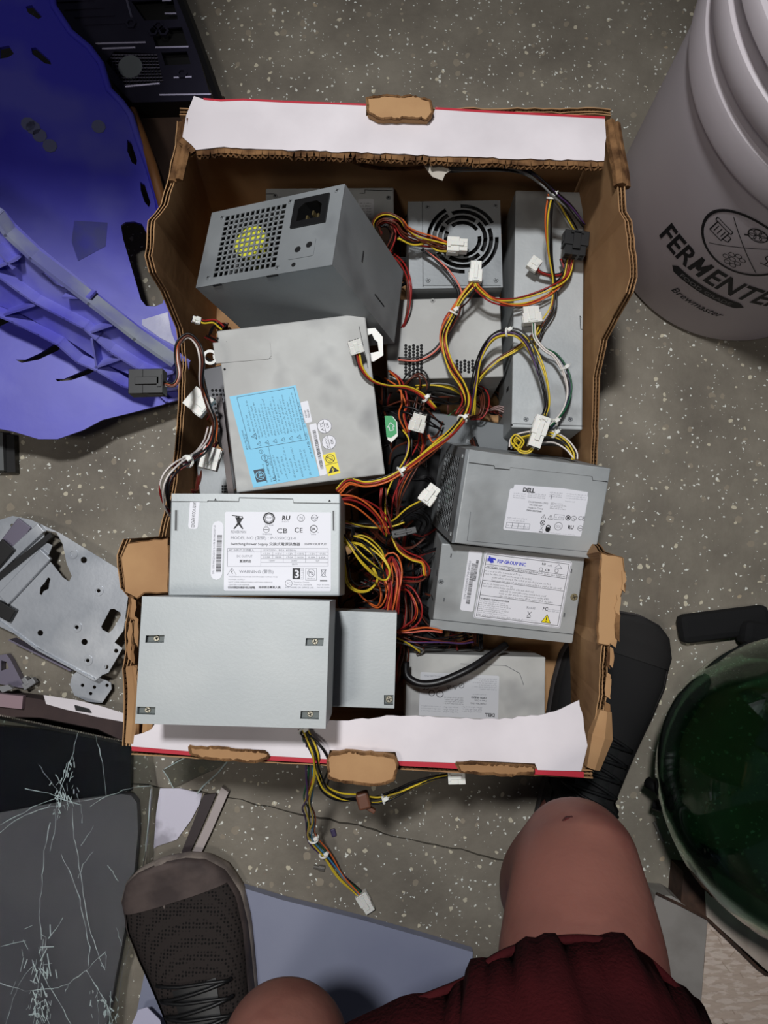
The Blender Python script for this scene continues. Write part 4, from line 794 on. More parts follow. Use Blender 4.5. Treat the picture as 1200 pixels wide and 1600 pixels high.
# from the tilted unit
harness('thick brown and red cable arching out from the tilted unit to a white plug', [(592, 368, .17), (588, 350, .178), (602, 340, .186), (622, 346, .186), (634, 362, .178), (655, 374, .168), (680, 380, .16), (698, 384, .157)], 'bbrbrkoyb', .0040, 1.4, 12, ends=((1, dict(size=(.016, .022, .013), cols=3, d=(1, -.05, 0), label='white plug lying on the fan grille')),), fray=.3)
harness('second dark loop of the tilted unit curling to its edge', [(596, 400, .15), (606, 385, .158), (612, 365, .165), (604, 352, .17), (590, 352, .17)], 'brbk', .0030, 1, 13)
harness('yellow and black pair twisting towards the white plug on the grille', [(622, 372, .178), (645, 380, .17), (668, 377, .163), (684, 388, .158), (700, 390, .157)], 'yyok', .0020, 3, 14)
harness('red cable loop bulging at the right flank of the tilted unit', [(606, 392, .13), (628, 412, .14), (640, 440, .145), (641, 470, .14), (634, 500, .13), (618, 530, .11)], 'rbr', .0022, 1, 15)
harness('salmon and black cable dropping across the corner of the fan-grille unit', [(660, 388, .158), (688, 410, .155), (708, 436, .152), (718, 462, .15), (714, 490, .14), (700, 520, .136), (682, 548, .134), (655, 562, .134), (622, 560, .134)], 'kks', .0020, 1, 16)
# long orange / yellow cable on top of everything
harness('long orange and yellow cable winding from the small white plug to the blue-label unit', [(741, 443, .176), (722, 465, .17), (706, 492, .163), (693, 520, .155), (694, 545, .152), (706, 575, .156), (724, 602, .165), (731, 628, .175), (722, 655, .19), (700, 682, .205), (672, 705, .215), (640, 728, .222), (605, 748, .224), (572, 756, .222), (545, 752, .215), (528, 768, .21)], 'yooryk', .0026, 1.1, 17, ties=(.13, .535, .76), wander=.001)
harness('dark red cable sharing the winding path above the vented unit', [(742, 445, .17), (726, 470, .16), (700, 495, .15), (690, 520, .145), (692, 548, .142), (716, 590, .15), (728, 625, .155), (716, 648, .16)], 'rrb', .0024, 1, 18)
harness('black cable running beside the lower edge of the blue-label unit', [(690, 690, .175), (660, 715, .19), (628, 738, .20), (596, 752, .205), (560, 756, .205), (536, 768, .20)], 'kkb', .0024, 1, 19)
harness('red, black, orange and yellow lead with white plug on the edge of the blue-label unit', [(559, 552, .232), (566, 575, .226), (582, 594, .218), (606, 604, .205), (636, 608, .19), (658, 618, .178), (680, 638, .165)], 'rkoy', .0016, .9, 20, ends=((0, dict(size=(.013, .013, .008), cols=4, label='small white four-pin plug', step=False)),), ties=(.88,))
# tangle in the middle: generated from hand placed paths at several depths
TANGLE = [
 ('orange and brown strands in the gap right of the blue-label unit', [(605, 585, .14), (625, 600, .15), (636, 630, .155), (632, 650, .15), (640, 675, .145)], 'oobr', .003),
 ('brown loop at the far end of the tangle', [(622, 612, .12), (640, 590, .135), (655, 585, .135), (662, 600, .13), (655, 625, .12), (650, 650, .12)], 'bkbk', .0032),
 ('yellow strands at the upper edge of the tangle', [(650, 603, .12), (680, 600, .125), (705, 605, .12), (722, 616, .11)], 'yye', .002),
 ('dark cable below the vented unit', [(645, 622, .1), (680, 620, .11), (712, 624, .1), (745, 610, .09)], 'kkbek', .0034),
 ('black bundle with a tie crossing beside the green tab', [(600, 640, .13), (628, 636, .15), (650, 640, .155), (672, 655, .15), (690, 668, .14)], 'kkkbk', .0036),
 ('brown and red coil behind the yellow arch', [(735, 655, .09), (752, 650, .1), (758, 630, .1), (752, 612, .09), (738, 605, .09)], 'brbb', .0024),
 ('red bundle descending from the tangle to the middle gap', [(656, 660, .13), (660, 690, .135), (652, 715, .14), (634, 745, .14), (622, 775, .135), (618, 810, .13)], 'rrobb', .0030),
 ('orange cable emerging beside the upright white plug', [(668, 680, .15), (676, 692, .15), (690, 684, .155), (705, 676, .16)], 'os', .0014),
 ('yellow wire falling in a long curve beside the tangle', [(628, 672, .16), (636, 688, .165), (632, 712, .165), (618, 742, .16), (607, 775, .155), (604, 808, .15), (602, 838, .145)], 'y', .001),
 ('purple and black wires below the black bundle', [(640, 660, .14), (643, 690, .145), (636, 725, .14), (625, 745, .135)], 'pkk', .002),
 ('red cable bending in a wide loop above the lower gap', [(598, 762, .16), (600, 792, .158), (608, 815, .155), (616, 842, .15), (634, 866, .145), (655, 878, .14), (666, 892, .135), (655, 905, .13), (625, 908, .12)], 'rrb', .0022),
 ('yellow strand crossing the red loop', [(612, 838, .15), (625, 858, .15), (644, 870, .148), (662, 878, .145), (664, 900, .14)], 'yo', .0014),
 ('bright red and orange leads leaving the warranty-strip unit', [(528, 784, .215), (550, 786, .21), (572, 796, .2), (594, 812, .185), (606, 830, .17)], 'rorro', .0036),
 ('grey and yellow cable passing behind the flat black plug', [(530, 812, .14), (560, 822, .15), (585, 824, .15), (610, 820, .15), (630, 812, .15)], 'yek', .002),
 ('yellow and black loop tied with a black clip', [(533, 832, .215), (548, 850, .22), (566, 876, .218), (588, 898, .205), (602, 903, .195), (604, 890, .2), (590, 870, .2), (568, 852, .195), (550, 845, .19)], 'yyyk', .0028),
 ('lower yellow loop curling round to a dark tip', [(537, 850, .19), (541, 880, .19), (543, 908, .185), (556, 922, .18), (575, 922, .175), (588, 906, .17), (580, 888, .165)], 'yyk', .0022),
 ('dull yellow loop behind the tied yellow one', [(548, 848, .14), (560, 838, .15), (578, 842, .15), (596, 856, .145), (604, 870, .14)], 'yek', .0022),
 ('dark red group rising from behind the smaller blank unit', [(605, 952, .17), (608, 920, .18), (604, 890, .175), (612, 872, .165), (622, 895, .17), (622, 930, .17), (620, 960, .16)], 'rrror', .0030),
 ('orange strands arching down to the smaller blank unit', [(608, 880, .17), (612, 905, .175), (610, 935, .175), (609, 955, .17)], 'oyo', .0022),
 ('red and orange loop right of the smaller blank unit', [(620, 915, .13), (640, 920, .14), (651, 945, .145), (648, 965, .14), (632, 978, .135), (620, 985, .13)], 'ror', .0026),
 ('brown and red loop low beside the last one', [(614, 900, .12), (632, 915, .12), (636, 950, .12), (630, 985, .12), (622, 1010, .11)], 'brrb', .0030),
 ('orange cable passing left of the long loop', [(595, 905, .14), (600, 930, .15), (590, 948, .14), (570, 935, .13), (552, 915, .12)], 'obo', .0026),
 ('salmon wire lying above the near dark bundle', [(618, 984, .14), (640, 984, .145), (665, 984, .14), (690, 990, .13)], 'so', .0016),
 ('dark purple and black bundle in the gap above the near unit', [(620, 992, .12), (650, 1000, .125), (685, 1003, .12), (715, 1002, .11), (735, 996, .10)], 'pkkrkb', .0042),
 ('yellow and olive strands in the near gap', [(618, 998, .13), (640, 1005, .13), (660, 1016, .12), (650, 1022, .11)], 'yeb', .0024),
 ('brown strands falling between the near units', [(630, 1000, .12), (632, 1020, .115), (626, 1045, .11), (622, 1070, .1)], 'brb', .003),
 ('black loops in the depth of the middle gap', [(545, 870, .1), (570, 860, .11), (600, 868, .11), (620, 890, .1), (600, 915, .1), (565, 905, .1)], 'kkek', .004),
 ('dark brown coils under the yellow loops', [(548, 935, .09), (575, 915, .1), (598, 925, .1), (590, 945, .09), (560, 948, .09)], 'bkbr', .004),
 ('black wires leading up to the flat black plug', [(600, 790, .12), (620, 800, .125), (650, 800, .12), (668, 815, .11), (660, 835, .1)], 'kkkk', .003),
 ('brown and black wires in the deep right gap', [(640, 850, .06), (655, 870, .07), (650, 920, .07), (655, 960, .06), (690, 995, .06)], 'kbkb', .004),
]
for i, (lab, pts, cols, sp) in enumerate(TANGLE): harness(lab, pts, cols, sp, 1.4, 30 + i, fray=.35, wander=.0022)
harness('black cable group ending in the white plug beside the grille flank', [(596, 822, .14), (618, 815, .155), (638, 800, .165), (655, 790, .172), (662, 786, .175)], 'kkky', .0028, .8, 70, ends=((1, dict(size=(.0155, .021, .013), cols=3, d=(.55, .75, .1), label='white six-way plug')),))
harness('black wires ending in an upright white plug in the tangle', [(640, 645, .14), (645, 660, .155), (650, 672, .165)], 'kbk', .0026, .8, 71, ends=((1, dict(size=(.0165, .018, .013), cols=2, d=(.25, .9, .45), label='upright white plug')),))
t_ = harness('flat black plug lying in the middle gap', [(604, 852, .15), (606, 842, .155), (612, 836, .16)], 'kk', .0016, .8, 72, ends=((1, dict(size=(.008, .026, .005), cols=1, m=BLACK, d=(1, .22, 0), label='flat black drive plug')),))
harness('thick black sheathed cable curving over the near unit', [(634, 1035, .13), (636, 1056, .135), (655, 1068, .138), (682, 1067, .14), (712, 1056, .14), (740, 1042, .138), (764, 1026, .13), (790, 1008, .11)], 'k', .001, 1, 73, r=.0042, wander=0)
# dark coils added so the shaded gaps between the units read black
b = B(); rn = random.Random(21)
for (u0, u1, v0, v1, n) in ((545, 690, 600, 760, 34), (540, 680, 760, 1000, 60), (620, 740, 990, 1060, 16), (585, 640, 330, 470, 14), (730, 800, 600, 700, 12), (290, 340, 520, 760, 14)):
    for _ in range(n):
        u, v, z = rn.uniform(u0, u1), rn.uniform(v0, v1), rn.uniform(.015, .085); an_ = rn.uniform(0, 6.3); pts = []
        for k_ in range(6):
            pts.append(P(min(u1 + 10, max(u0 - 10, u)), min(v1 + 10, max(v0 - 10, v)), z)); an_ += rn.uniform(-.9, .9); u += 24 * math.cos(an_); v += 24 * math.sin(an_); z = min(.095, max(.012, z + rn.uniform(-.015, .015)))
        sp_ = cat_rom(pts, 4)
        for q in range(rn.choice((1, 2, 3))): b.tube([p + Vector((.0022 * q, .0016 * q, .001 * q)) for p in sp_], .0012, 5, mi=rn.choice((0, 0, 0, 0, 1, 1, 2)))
o = b.build('dark_fill_cables', [WIRE['k'], WIRE['b'], mat('dark_red_wire', (96, 24, 22), .5)], kind='stuff'); tag(o, 'dark heap of black and brown cables added to darken the bottom of the box', 'cables')
# left gap
harness('brown, white and orange lead arching over the left wall to a black plug', [(258, 598, .285), (272, 600, .285), (279, 585, .285), (277, 560, .285), (280, 538, .282), (294, 526, .28), (309, 540, .275), (316, 565, .27), (317, 600, .25), (328, 635, .23), (335, 660, .21), (332, 690, .2)], 'bwok', .0017, .6, 74, ends=((0, dict(size=(.022, .030, .014), cols=3, m=BLACK, d=(-1, -.02, 0), step=False, label='black plug resting beyond the left wall')),))
harness('white, red and black bundle tied at the left wall and hanging outside it', [(332, 668, .2), (326, 690, .21), (312, 708, .225), (298, 718, .25), (280, 728, .27), (264, 745, .275), (258, 765, .27), (262, 790, .25), (272, 806, .23)], 'wwrrskk', .0030, .5, 75, ties=(.42,), fray=.4)
harness('white drive plug with a red and black lead left of the blue label', [(334, 665, .2), (330, 650, .215), (325, 640, .225)], 'rkk', .002, .5, 76, ends=((1, dict(size=(.021, .022, .009), cols=4, d=(-.75, .6, 0), label='white four-pin drive plug', step=False)),))
harness('second white drive plug with a reddish socket near the left wall', [(340, 690, .19), (334, 700, .19)], 'rk', .002, .5, 77, ends=((1, dict(size=(.018, .022, .010), cols=4, d=(-.25, -1, 0), label='white and red drive plug', step=False)),))
harness('yellow and red pair with a white tip above the blue-label unit', [(348, 513, .2), (335, 503, .205), (320, 504, .21), (313, 502, .212)], 'yrk', .0016, 1, 78, ends=((1, dict(size=(.007, .008, .006), cols=1, label='small white tip')),))
# lead leaving the blank unit over the near flap
def mw(o): bpy.context.view_layer.update(); return o
mw(h_.root)
harness('', [(472, 1136, .262), (480, 1152, .265), (492, 1180, .262), (496, 1205, .24), (506, 1232, .22), (530, 1246, .21), (560, 1248, .20), (590, 1250, .195), (620, 1240, .195), (650, 1226, .20), (680, 1216, .205), (700, 1212, .21)], 'ykkyk', .0026, 1, 80, parent=h_.root, ends=((1, dict(size=(.0135, .016, .012), cols=2, d=(1, .05, .1), up=(0, 0, 1), label='white four-pin plug', step=False)),), ties=(.03, .66))
harness('', [(476, 1140, .262), (505, 1168, .264), (514, 1195, .25), (506, 1225, .225)], 'kk', .0026, 1, 81, parent=h_.root)
harness('', [(480, 1150, .258), (486, 1190, .235), (482, 1235, .19), (483, 1275, .12), (488, 1306, .06), (506, 1334, .03), (528, 1364, .014), (552, 1385, .009), (563, 1396, .009)], 'pgkocyy', .0032, .8, 82, parent=h_.root, ends=((1, dict(size=(.014, .023, .012), cols=2, d=(.5, -.8, 0), label='white plug on the floor')),), ties=(.52, .62), fray=.4)
b = B(); rg = [P(*p) for p in ((552, 1238, .2), (580, 1236, .202), (588, 1252, .2), (578, 1268, .19), (558, 1266, .19))]; ip = h_.root.matrix_world.inverted()
b.box(ip @ P(568, 1250, .205), (.012, .015, .013), Matrix.Rotation(.3, 3, 'Z'), bev=.002); b.box(ip @ P(576, 1262, .2), (.014, .004, .008), Matrix.Rotation(-.5, 3, 'Z'), bev=.001); b.build('brown_wire_wrap', mat('brown_tape', (96, 58, 40), .5), h_.root)

# ------------------------------------------------------------------ left: blue plastic crate
BLUE = mat('blue_plastic_shaded', (52, 48, 172), .42, 0, (62, 60, 188), 6, .1, 40, spec=.4, rgb3=(84, 84, 186), scale3=9)  # panel blue lowered in tone to carry the shade lying on it
BLUE_D = mat('blue_plastic_lit_dusty', (92, 90, 190), .5, 0, (124, 124, 200), 18, .1, 60)  # dusty and lit copy: lighter blue for the brightly lit ribs
def plane3(a_, b_, c_):
    A_, B_, C_ = P(*a_), P(*b_), P(*c_); return A_, (B_ - A_).cross(C_ - A_).normalized()
class Sheet:
    """flat thing on a tilted plane given by three (u, v, z) points"""
    def __init__(s, a_, b_, c_, root):
        s.o, s.n = plane3(a_, b_, c_); s.n = s.n if s.n.z > 0 else -s.n; s.x = (P(*b_) - s.o).normalized(); s.y = s.n.cross(s.x); s.root = root
        M_ = Matrix((s.x, s.y, s.n)).transposed().to_4x4(); M_.translation = s.o; s.M = root.matrix_world.inverted() @ M_; s.W = M_; s.Wi = M_.inverted()
    def xy(s, u, v): p = s.Wi @ PL(u, v, s.o, s.n); return (p.x, p.y)
    def add(s, name, outer, holes=(), z0=-.003, z1=0.0, m=None, **k):
        b = B(); b.plate([s.xy(*p) for p in outer], [[s.xy(*p) for p in h] for h in holes], z0, z1, s.M); return b.build(name, m, s.root, **k)
cr = empty('plastic_crate', P(150, 450, 0), None, 'blue plastic crate with handle hole and ribbed side, left of the box', 'crate'); bpy.context.view_layer.update()
sh = Sheet((280, 600, .05), (0, 660, .09), (210, 200, .085), cr)
out = [(-160, -60), (75, -60), (84, 10), (110, 50), (140, 75), (158, 100), (170, 140), (190, 160), (204, 180), (216, 218), (232, 262), (246, 310), (256, 370), (268, 430), (282, 490), (300, 560), (300, 612), (255, 632), (205, 645), (160, 656), (130, 672), (90, 686), (60, 686), (20, 674), (-160, 640)]
hole = [(189, 352), (196, 347), (210, 346), (222, 350), (230, 366), (244, 410), (257, 465), (254, 474), (242, 479), (228, 478), (220, 468), (206, 420), (192, 372)]
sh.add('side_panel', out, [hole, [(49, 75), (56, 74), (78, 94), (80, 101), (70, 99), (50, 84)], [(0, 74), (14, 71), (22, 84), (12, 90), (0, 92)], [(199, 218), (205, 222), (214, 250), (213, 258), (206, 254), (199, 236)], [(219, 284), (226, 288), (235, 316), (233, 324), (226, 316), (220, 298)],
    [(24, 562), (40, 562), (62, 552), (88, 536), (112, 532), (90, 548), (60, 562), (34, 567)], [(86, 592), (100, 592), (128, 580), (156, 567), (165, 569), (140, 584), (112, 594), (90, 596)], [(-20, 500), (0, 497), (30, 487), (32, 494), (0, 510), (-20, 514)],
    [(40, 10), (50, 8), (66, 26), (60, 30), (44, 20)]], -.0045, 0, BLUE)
# worn paper patches
sh.add('paper_scrap', [(222, 500), (262, 488), (268, 520), (277, 542), (250, 528), (222, 508)], (), .0004, .0011, mat('lilac_paper', (208, 208, 226), .7, 0, (190, 190, 215), 40, .5, 150), label='pale torn paper stuck on the blue panel')
sh.add('dust_smear', [(116, 345), (168, 348), (165, 385), (122, 408), (112, 378)], (), .0002, .0005, mat('blue_dust', (66, 68, 130), .7, 0, (56, 56, 150), 40))
for u, v in ((52, 200), (62, 212), (78, 228), (154, 198), (44, 194)):
    b = B(); p = sh.xy(u, v); b.plate([(p[0] + x, p[1] + y) for x, y in circ(0, 0, .008, 9)], (), .0002, .0007, sh.M); b.build('dried_spot', mat('pale_spot', (92, 96, 130), .8), cr)
# raised edge bead along the curved rim of the panel
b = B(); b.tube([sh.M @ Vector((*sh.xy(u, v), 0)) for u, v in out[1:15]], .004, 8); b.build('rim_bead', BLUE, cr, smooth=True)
# ribbed wall: rises from the panel; long ribs and cross ribs stand off its face
wl = Sheet((0, 478, .14), (230, 597, .10), (0, 330, .235), cr)
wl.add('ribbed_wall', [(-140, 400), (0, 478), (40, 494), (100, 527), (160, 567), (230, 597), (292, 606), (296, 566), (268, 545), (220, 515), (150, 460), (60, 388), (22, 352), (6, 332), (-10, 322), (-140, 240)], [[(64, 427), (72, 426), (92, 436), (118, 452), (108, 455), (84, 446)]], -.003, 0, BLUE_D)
def rib(path, h, w_, m, name='rib'):
    b = B(); pp = [Vector((*wl.xy(u, v), 0)) for u, v in path]
    for a0, a1 in zip(pp, pp[1:]):
        d = a1 - a0; L = d.length; an = math.atan2(d.y, d.x); b.box(((a0.x + a1.x) / 2, (a0.y + a1.y) / 2, h / 2), (L + w_ * .6, w_, h), Matrix.Rotation(an, 3, 'Z'))
    b.v = [wl.M @ p for p in b.v]; return b.build(name, m, cr)
GREYB = mat('scuffed_grey_rim', (150, 156, 168), .55, 0, (110, 112, 170), 16)
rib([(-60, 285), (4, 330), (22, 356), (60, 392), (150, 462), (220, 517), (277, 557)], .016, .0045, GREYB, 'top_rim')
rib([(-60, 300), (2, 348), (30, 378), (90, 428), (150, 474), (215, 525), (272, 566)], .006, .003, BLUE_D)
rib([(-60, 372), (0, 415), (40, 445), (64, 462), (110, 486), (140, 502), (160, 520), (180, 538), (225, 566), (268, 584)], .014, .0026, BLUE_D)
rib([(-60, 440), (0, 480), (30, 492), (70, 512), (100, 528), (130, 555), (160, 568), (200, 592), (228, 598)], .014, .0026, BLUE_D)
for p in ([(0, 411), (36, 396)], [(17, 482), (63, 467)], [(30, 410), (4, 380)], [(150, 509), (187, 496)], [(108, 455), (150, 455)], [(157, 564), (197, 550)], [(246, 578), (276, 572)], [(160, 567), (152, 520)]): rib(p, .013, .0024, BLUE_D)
for u, v in ((208, 523), (218, 527), (206, 567), (220, 572)): b = B(); p = wl.xy(u, v); b.plate(circ(p[0], p[1], .003, 8), (), 0, .002, wl.M); b.build('dried_spot', mat('pale_spot', (92, 96, 130)), cr)
b = B()
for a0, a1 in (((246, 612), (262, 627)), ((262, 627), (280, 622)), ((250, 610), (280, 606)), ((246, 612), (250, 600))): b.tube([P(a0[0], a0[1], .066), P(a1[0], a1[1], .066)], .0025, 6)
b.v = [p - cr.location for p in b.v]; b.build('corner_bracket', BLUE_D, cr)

# ------------------------------------------------------------------ top left: computer case
DK = mat('dark_case_steel', (58, 56, 74), .4, .5, (46, 44, 60), 10); BK = mat('black_case_panel', (14, 13, 14), .5)
pc = empty('computer_case', P(220, 60, 0), None, 'dark grey computer tower lying down with its rear ports up, at the far left', 'computer'); bpy.context.view_layer.update()
ps = Sheet((200, 158, .052), (330, 156, .052), (283, -5, .052), pc)
ps.add('rear_panel', [(30, -170), (226, -170), (283, -5), (331, 157), (206, 160), (140, 90), (60, -40)], [[(166, 96), (178, 80), (245, 84), (256, 128), (196, 134)], [(252, 82), (292, 80), (298, 100), (258, 102)], [(235, 46), (284, 42), (294, 72), (244, 74)], [(205, 2), (270, -2), (278, 30), (226, 32)]], -.002, 0, DK)
ps.add('dark_well', [(30, -170), (226, -170), (280, 0), (322, 150), (212, 152), (60, -30)], (), -.014, -.012, DARKIN)
b = B()
for (s0, s1) in (((331, 158), (283, -6)), ((283, -6), (226, -170)), ((206, 161), (331, 158)), ((60, -40), (206, 161))):
    a0, a1 = P(*s0, .051), P(*s1, .051); f0, f1 = a0.copy(), a1.copy(); f0.z = f1.z = .001; b.add([a0, a1, f1, f0], [(0, 1, 2, 3)])
b.v = [p - pc.location for p in b.v]; b.build('side_panel', BK, pc)
b = B(); e0 = [P(u, v, .053) for u, v in ((276, -20), (300, 40), (322, 100), (342, 157))]; b.tube([p - pc.location for p in e0], .0055, 4); b.build('black_edge', BK, pc)
for (a0, a1) in (((150, 69), (228, 67)), ((243, 75), (295, 74)), ((160, 77), (212, 75)), ((250, 149), (330, 148)), ((272, 122), (300, 121)), ((196, 136), (250, 131)), ((254, 2), (268, 1)), ((258, 22), (276, 22)), ((190, -30), (206, 28))):
    b = B(); p, q = ps.xy(*a0), ps.xy(*a1); b.tube([ps.M @ Vector((*p, .0008)), ps.M @ Vector((*q, .0008))], .0014, 5); b.build('bright_edge', mat('case_edge_steel', (120, 118, 140), .35, .5), pc)
b = B()
for i in range(16): b.tube([ps.M @ Vector((*ps.xy(172 + i * 5.2, 82 + i * .1), -.002)), ps.M @ Vector((*ps.xy(182 + i * 5.2, 132 - i * .3), -.002))], .0007, 4)
for i in range(10): b.tube([ps.M @ Vector((*ps.xy(168 + i * 1.5, 84 + i * 5.2), -.002)), ps.M @ Vector((*ps.xy(248 + i * 1.2, 84 + i * 5), -.002))], .0007, 4)
b.build('fan_grille', DK, pc)
b = B(); p = ps.xy(203, 103); b.plate(circ(*p, .015, 20), (), -.004, -.001, ps.M); b.build('fan_hub', mat('greenish_sticker', (110, 116, 120), .6), pc)
for u, v in ((205, 38), (248, 42), (285, 116), (240, 50), (256, 50)): b = B(); p = ps.xy(u, v); b.plate(circ(*p, .007, 6), [circ(*p, .004, 6)], 0, .003, ps.M); b.build('port', DK, pc)
b = B()
for i in range(5): b.box(ps.M @ Vector((*ps.xy(100 + i * 16, -10 + i * 12), .0006)), (.05, .0015, .0012), Matrix.Rotation(.05, 3, 'Z'))
b.build('slot_covers', DK, pc)
# wooden stick and brown board beside it
st = B(); st.tube([P(206, 172, .075), P(222, 215, .078), P(238, 260, .08), (P(256, 325, .082))], [.0055, .006, .006, .0058], 8); o = st.build('wooden_stick', mat('old_wood', (128, 84, 44), .6, 0, (98, 60, 30), 30, .2, 60, stretch=(1, .2, 1)), smooth=True); tag(o, 'thin brown wooden stick between the blue crate and the box', 'stick')
st = B(); q = [P(u, v, .02) for u, v in ((190, 152), (350, 150), (340, 250), (300, 380), (240, 350), (205, 240))]; st.plate([(p.x, p.y) for p in q], (), .001, .02); o = st.build('cardboard_sheet', mat('dark_brown_card', (74, 56, 46), .9, 0, (62, 46, 38), 20, .2, 80)); tag(o, 'dark brown cardboard sheet lying beside the far left corner of the box', 'cardboard')

# ------------------------------------------------------------------ left: drive bracket and metal scraps
ZN = mat('bright_zinc', (180, 184, 190), .36, .45, (156, 161, 168), 12, .05, 200, rgb3=(198, 201, 205), scale3=10)
br = empty('drive_bracket', P(110, 930, 0), None, 'bent zinc drive bracket with punched holes lying left of the box', 'bracket'); bpy.context.view_layer.update()
bs = Sheet((190, 895, .035), (10, 990, .03), (160, 1060, .03), br)
slot = [(172, 952), (178, 951), (188, 957), (189, 962), (176, 984), (170, 989), (160, 984), (158, 979)]
bs.add('plate', [(-60, 830), (20, 806), (48, 812), (92, 832), (192, 893), (201, 925), (193, 985), (178, 1005), (162, 1052), (152, 1061), (110, 1040), (60, 1012), (22, 990), (-60, 950)],
    [circ(131, 875, 5, 12), circ(154, 923, 3, 10), circ(120, 980, 3.2, 10), circ(63, 989, 4.6, 12), circ(132, 1003, 5, 12), circ(137, 1032, 3, 10), circ(19, 821, 3, 8), slot, [(63, 918), (70, 910), (75, 902), (79, 904), (77, 912), (76, 920), (68, 924), (65, 930), (62, 928)], [(70, 828), (88, 832), (98, 850), (104, 880), (112, 900), (108, 909), (98, 902), (84, 884), (74, 872), (82, 852), (68, 846)]], -.0012, 0, ZN)
for u, v in ((154, 923), (120, 980), (137, 1032), (114, 865)): b = B(); p = bs.xy(u, v); b.plate(circ(*p, .0062, 16), [circ(*p, .0032, 12)], 0, .0011, bs.M); b.build('hole_rim', ZN, br)
def ridge(sheet, path, h, w_, m, name, root, bev=0):
    b = B(); pp = [Vector((*sheet.xy(u, v), 0)) for u, v in path]
    for a0, a1 in zip(pp, pp[1:]):
        d = a1 - a0; L = d.length; an = math.atan2(d.y, d.x); b.box(((a0.x + a1.x) / 2, (a0.y + a1.y) / 2, h / 2), (L + w_ * .3, w_, h), Matrix.Rotation(an, 3, 'Z'), bev=bev)
    b.v = [sheet.M @ p for p in b.v]; return b.build(name, m, root)
ridge(bs, [(82, 836), (-20, 918)], .005, .006, BK, 'black_rail', br)
ridge(bs, [(72, 868), (10, 934)], .006, .018, ZN, 'raised_channel', br, .0012)
ridge(bs, [(66, 826), (-10, 896)], .007, .013, ZN, 'bent_flange', br, .001)
ridge(bs, [(38, 820), (2, 868)], .004, .02, mat('violet_grey_steel', (120, 114, 130), .4, .4), 'side_tab', br, .001)
ridge(bs, [(0, 970), (60, 1014), (150, 1062), (162, 1052), (178, 1010)], .004, .0018, ZN, 'folded_edge', br)
ridge(bs, [(14, 1000), (110, 1048)], -.018, .002, mat('violet_grey_steel', (0, 0, 0)), 'lower_wall', br)
b = B(); q = [bs.xy(u, v) for u, v in ((180, 1002), (194, 1012), (172, 1050), (164, 1053), (158, 1048))]; b.plate(q, [circ(*bs.xy(184, 1016), .0026, 8), circ(*bs.xy(169, 1041), .0026, 8)], .004, .0055, bs.M); b.build('ear', ZN, br)
b = B(); q = [bs.xy(u, v) for u, v in ((118, 1046), (148, 1062), (158, 1066), (166, 1070), (167, 1080), (152, 1102), (130, 1100), (108, 1090), (101, 1074), (104, 1060))]; b.plate(q, [circ(*bs.xy(u, v), .0022, 8) for u, v in ((121, 1074), (140, 1077), (134, 1087), (160, 1074))], -.016, -.0145, bs.M); b.build('rounded_ear', ZN, br)
b = B(); p = bs.M @ Vector((*bs.xy(8, 866), .01)); b.box(p, (.02, .03, .006), Matrix.Rotation(-.7, 3, 'Z'), bev=.001); b.build('black_clip', BK, br)
b = B(); p = bs.M @ Vector((*bs.xy(3, 876), .009)); b.box(p, (.008, .012, .006), Matrix.Rotation(-.6, 3, 'Z'), bev=.001); b.build('yellow_clip', mat('yellow_plastic', (190, 180, 60), .5), br)
b = B(); p = bs.M @ Vector((*bs.xy(10, 954), .004)); b.box(p, (.026, .016, .01), Matrix.Rotation(-.5, 3, 'Z'), bev=.001); b.build('black_corner_block', BK, br)
sp = B(); q = [P(u, v, .012) for u, v in ((-40, 1030), (10, 1022), (16, 1030), (40, 1076), (-40, 1062))]; sp.plate([(p.x, p.y) for p in q], [[tuple(P(u, v, .012)[:2]) for u, v in ((2, 1032), (10, 1034), (14, 1044), (2, 1048))]], .002, .012); o = sp.build('metal_scrap', mat('violet_grey_steel', (0, 0, 0))); tag(o, 'small grey metal corner piece at the left edge, near the zinc bracket', 'metal scrap')
sp = B(); sp.box(P(47, 1068, .012), (.016, .008, .009), Matrix.Rotation(.6, 3, 'Z'), bev=.001); sp.box(P(42, 1064, .012), (.006, .010, .010), Matrix.Rotation(.6, 3, 'Z'), bev=.001); o = sp.build('plastic_clip', mat('grey_plastic', (130, 130, 132), .5)); tag(o, 'little grey plastic clip beside the metal corner piece', 'clip')
gs = B(); q = [P(u, v, .02) for u, v in ((-60, 672), (4, 676), (6, 735), (-60, 736))]; gs.plate([(p.x, p.y) for p in q], (), .001, .02); o = gs.build('grey_board', mat('grey_board', (96, 98, 98), .7)); tag(o, 'grey board end poking in at the left edge below the blue crate', 'board')
gs = B(); q = [P(u, v, .012) for u, v in ((4, 678), (22, 680), (24, 738), (6, 738))]; gs.plate([(p.x, p.y) for p in q], (), .001, .012); o = gs.build('black_strip', BK); tag(o, 'black strip standing against the grey board at the left edge', 'strip')

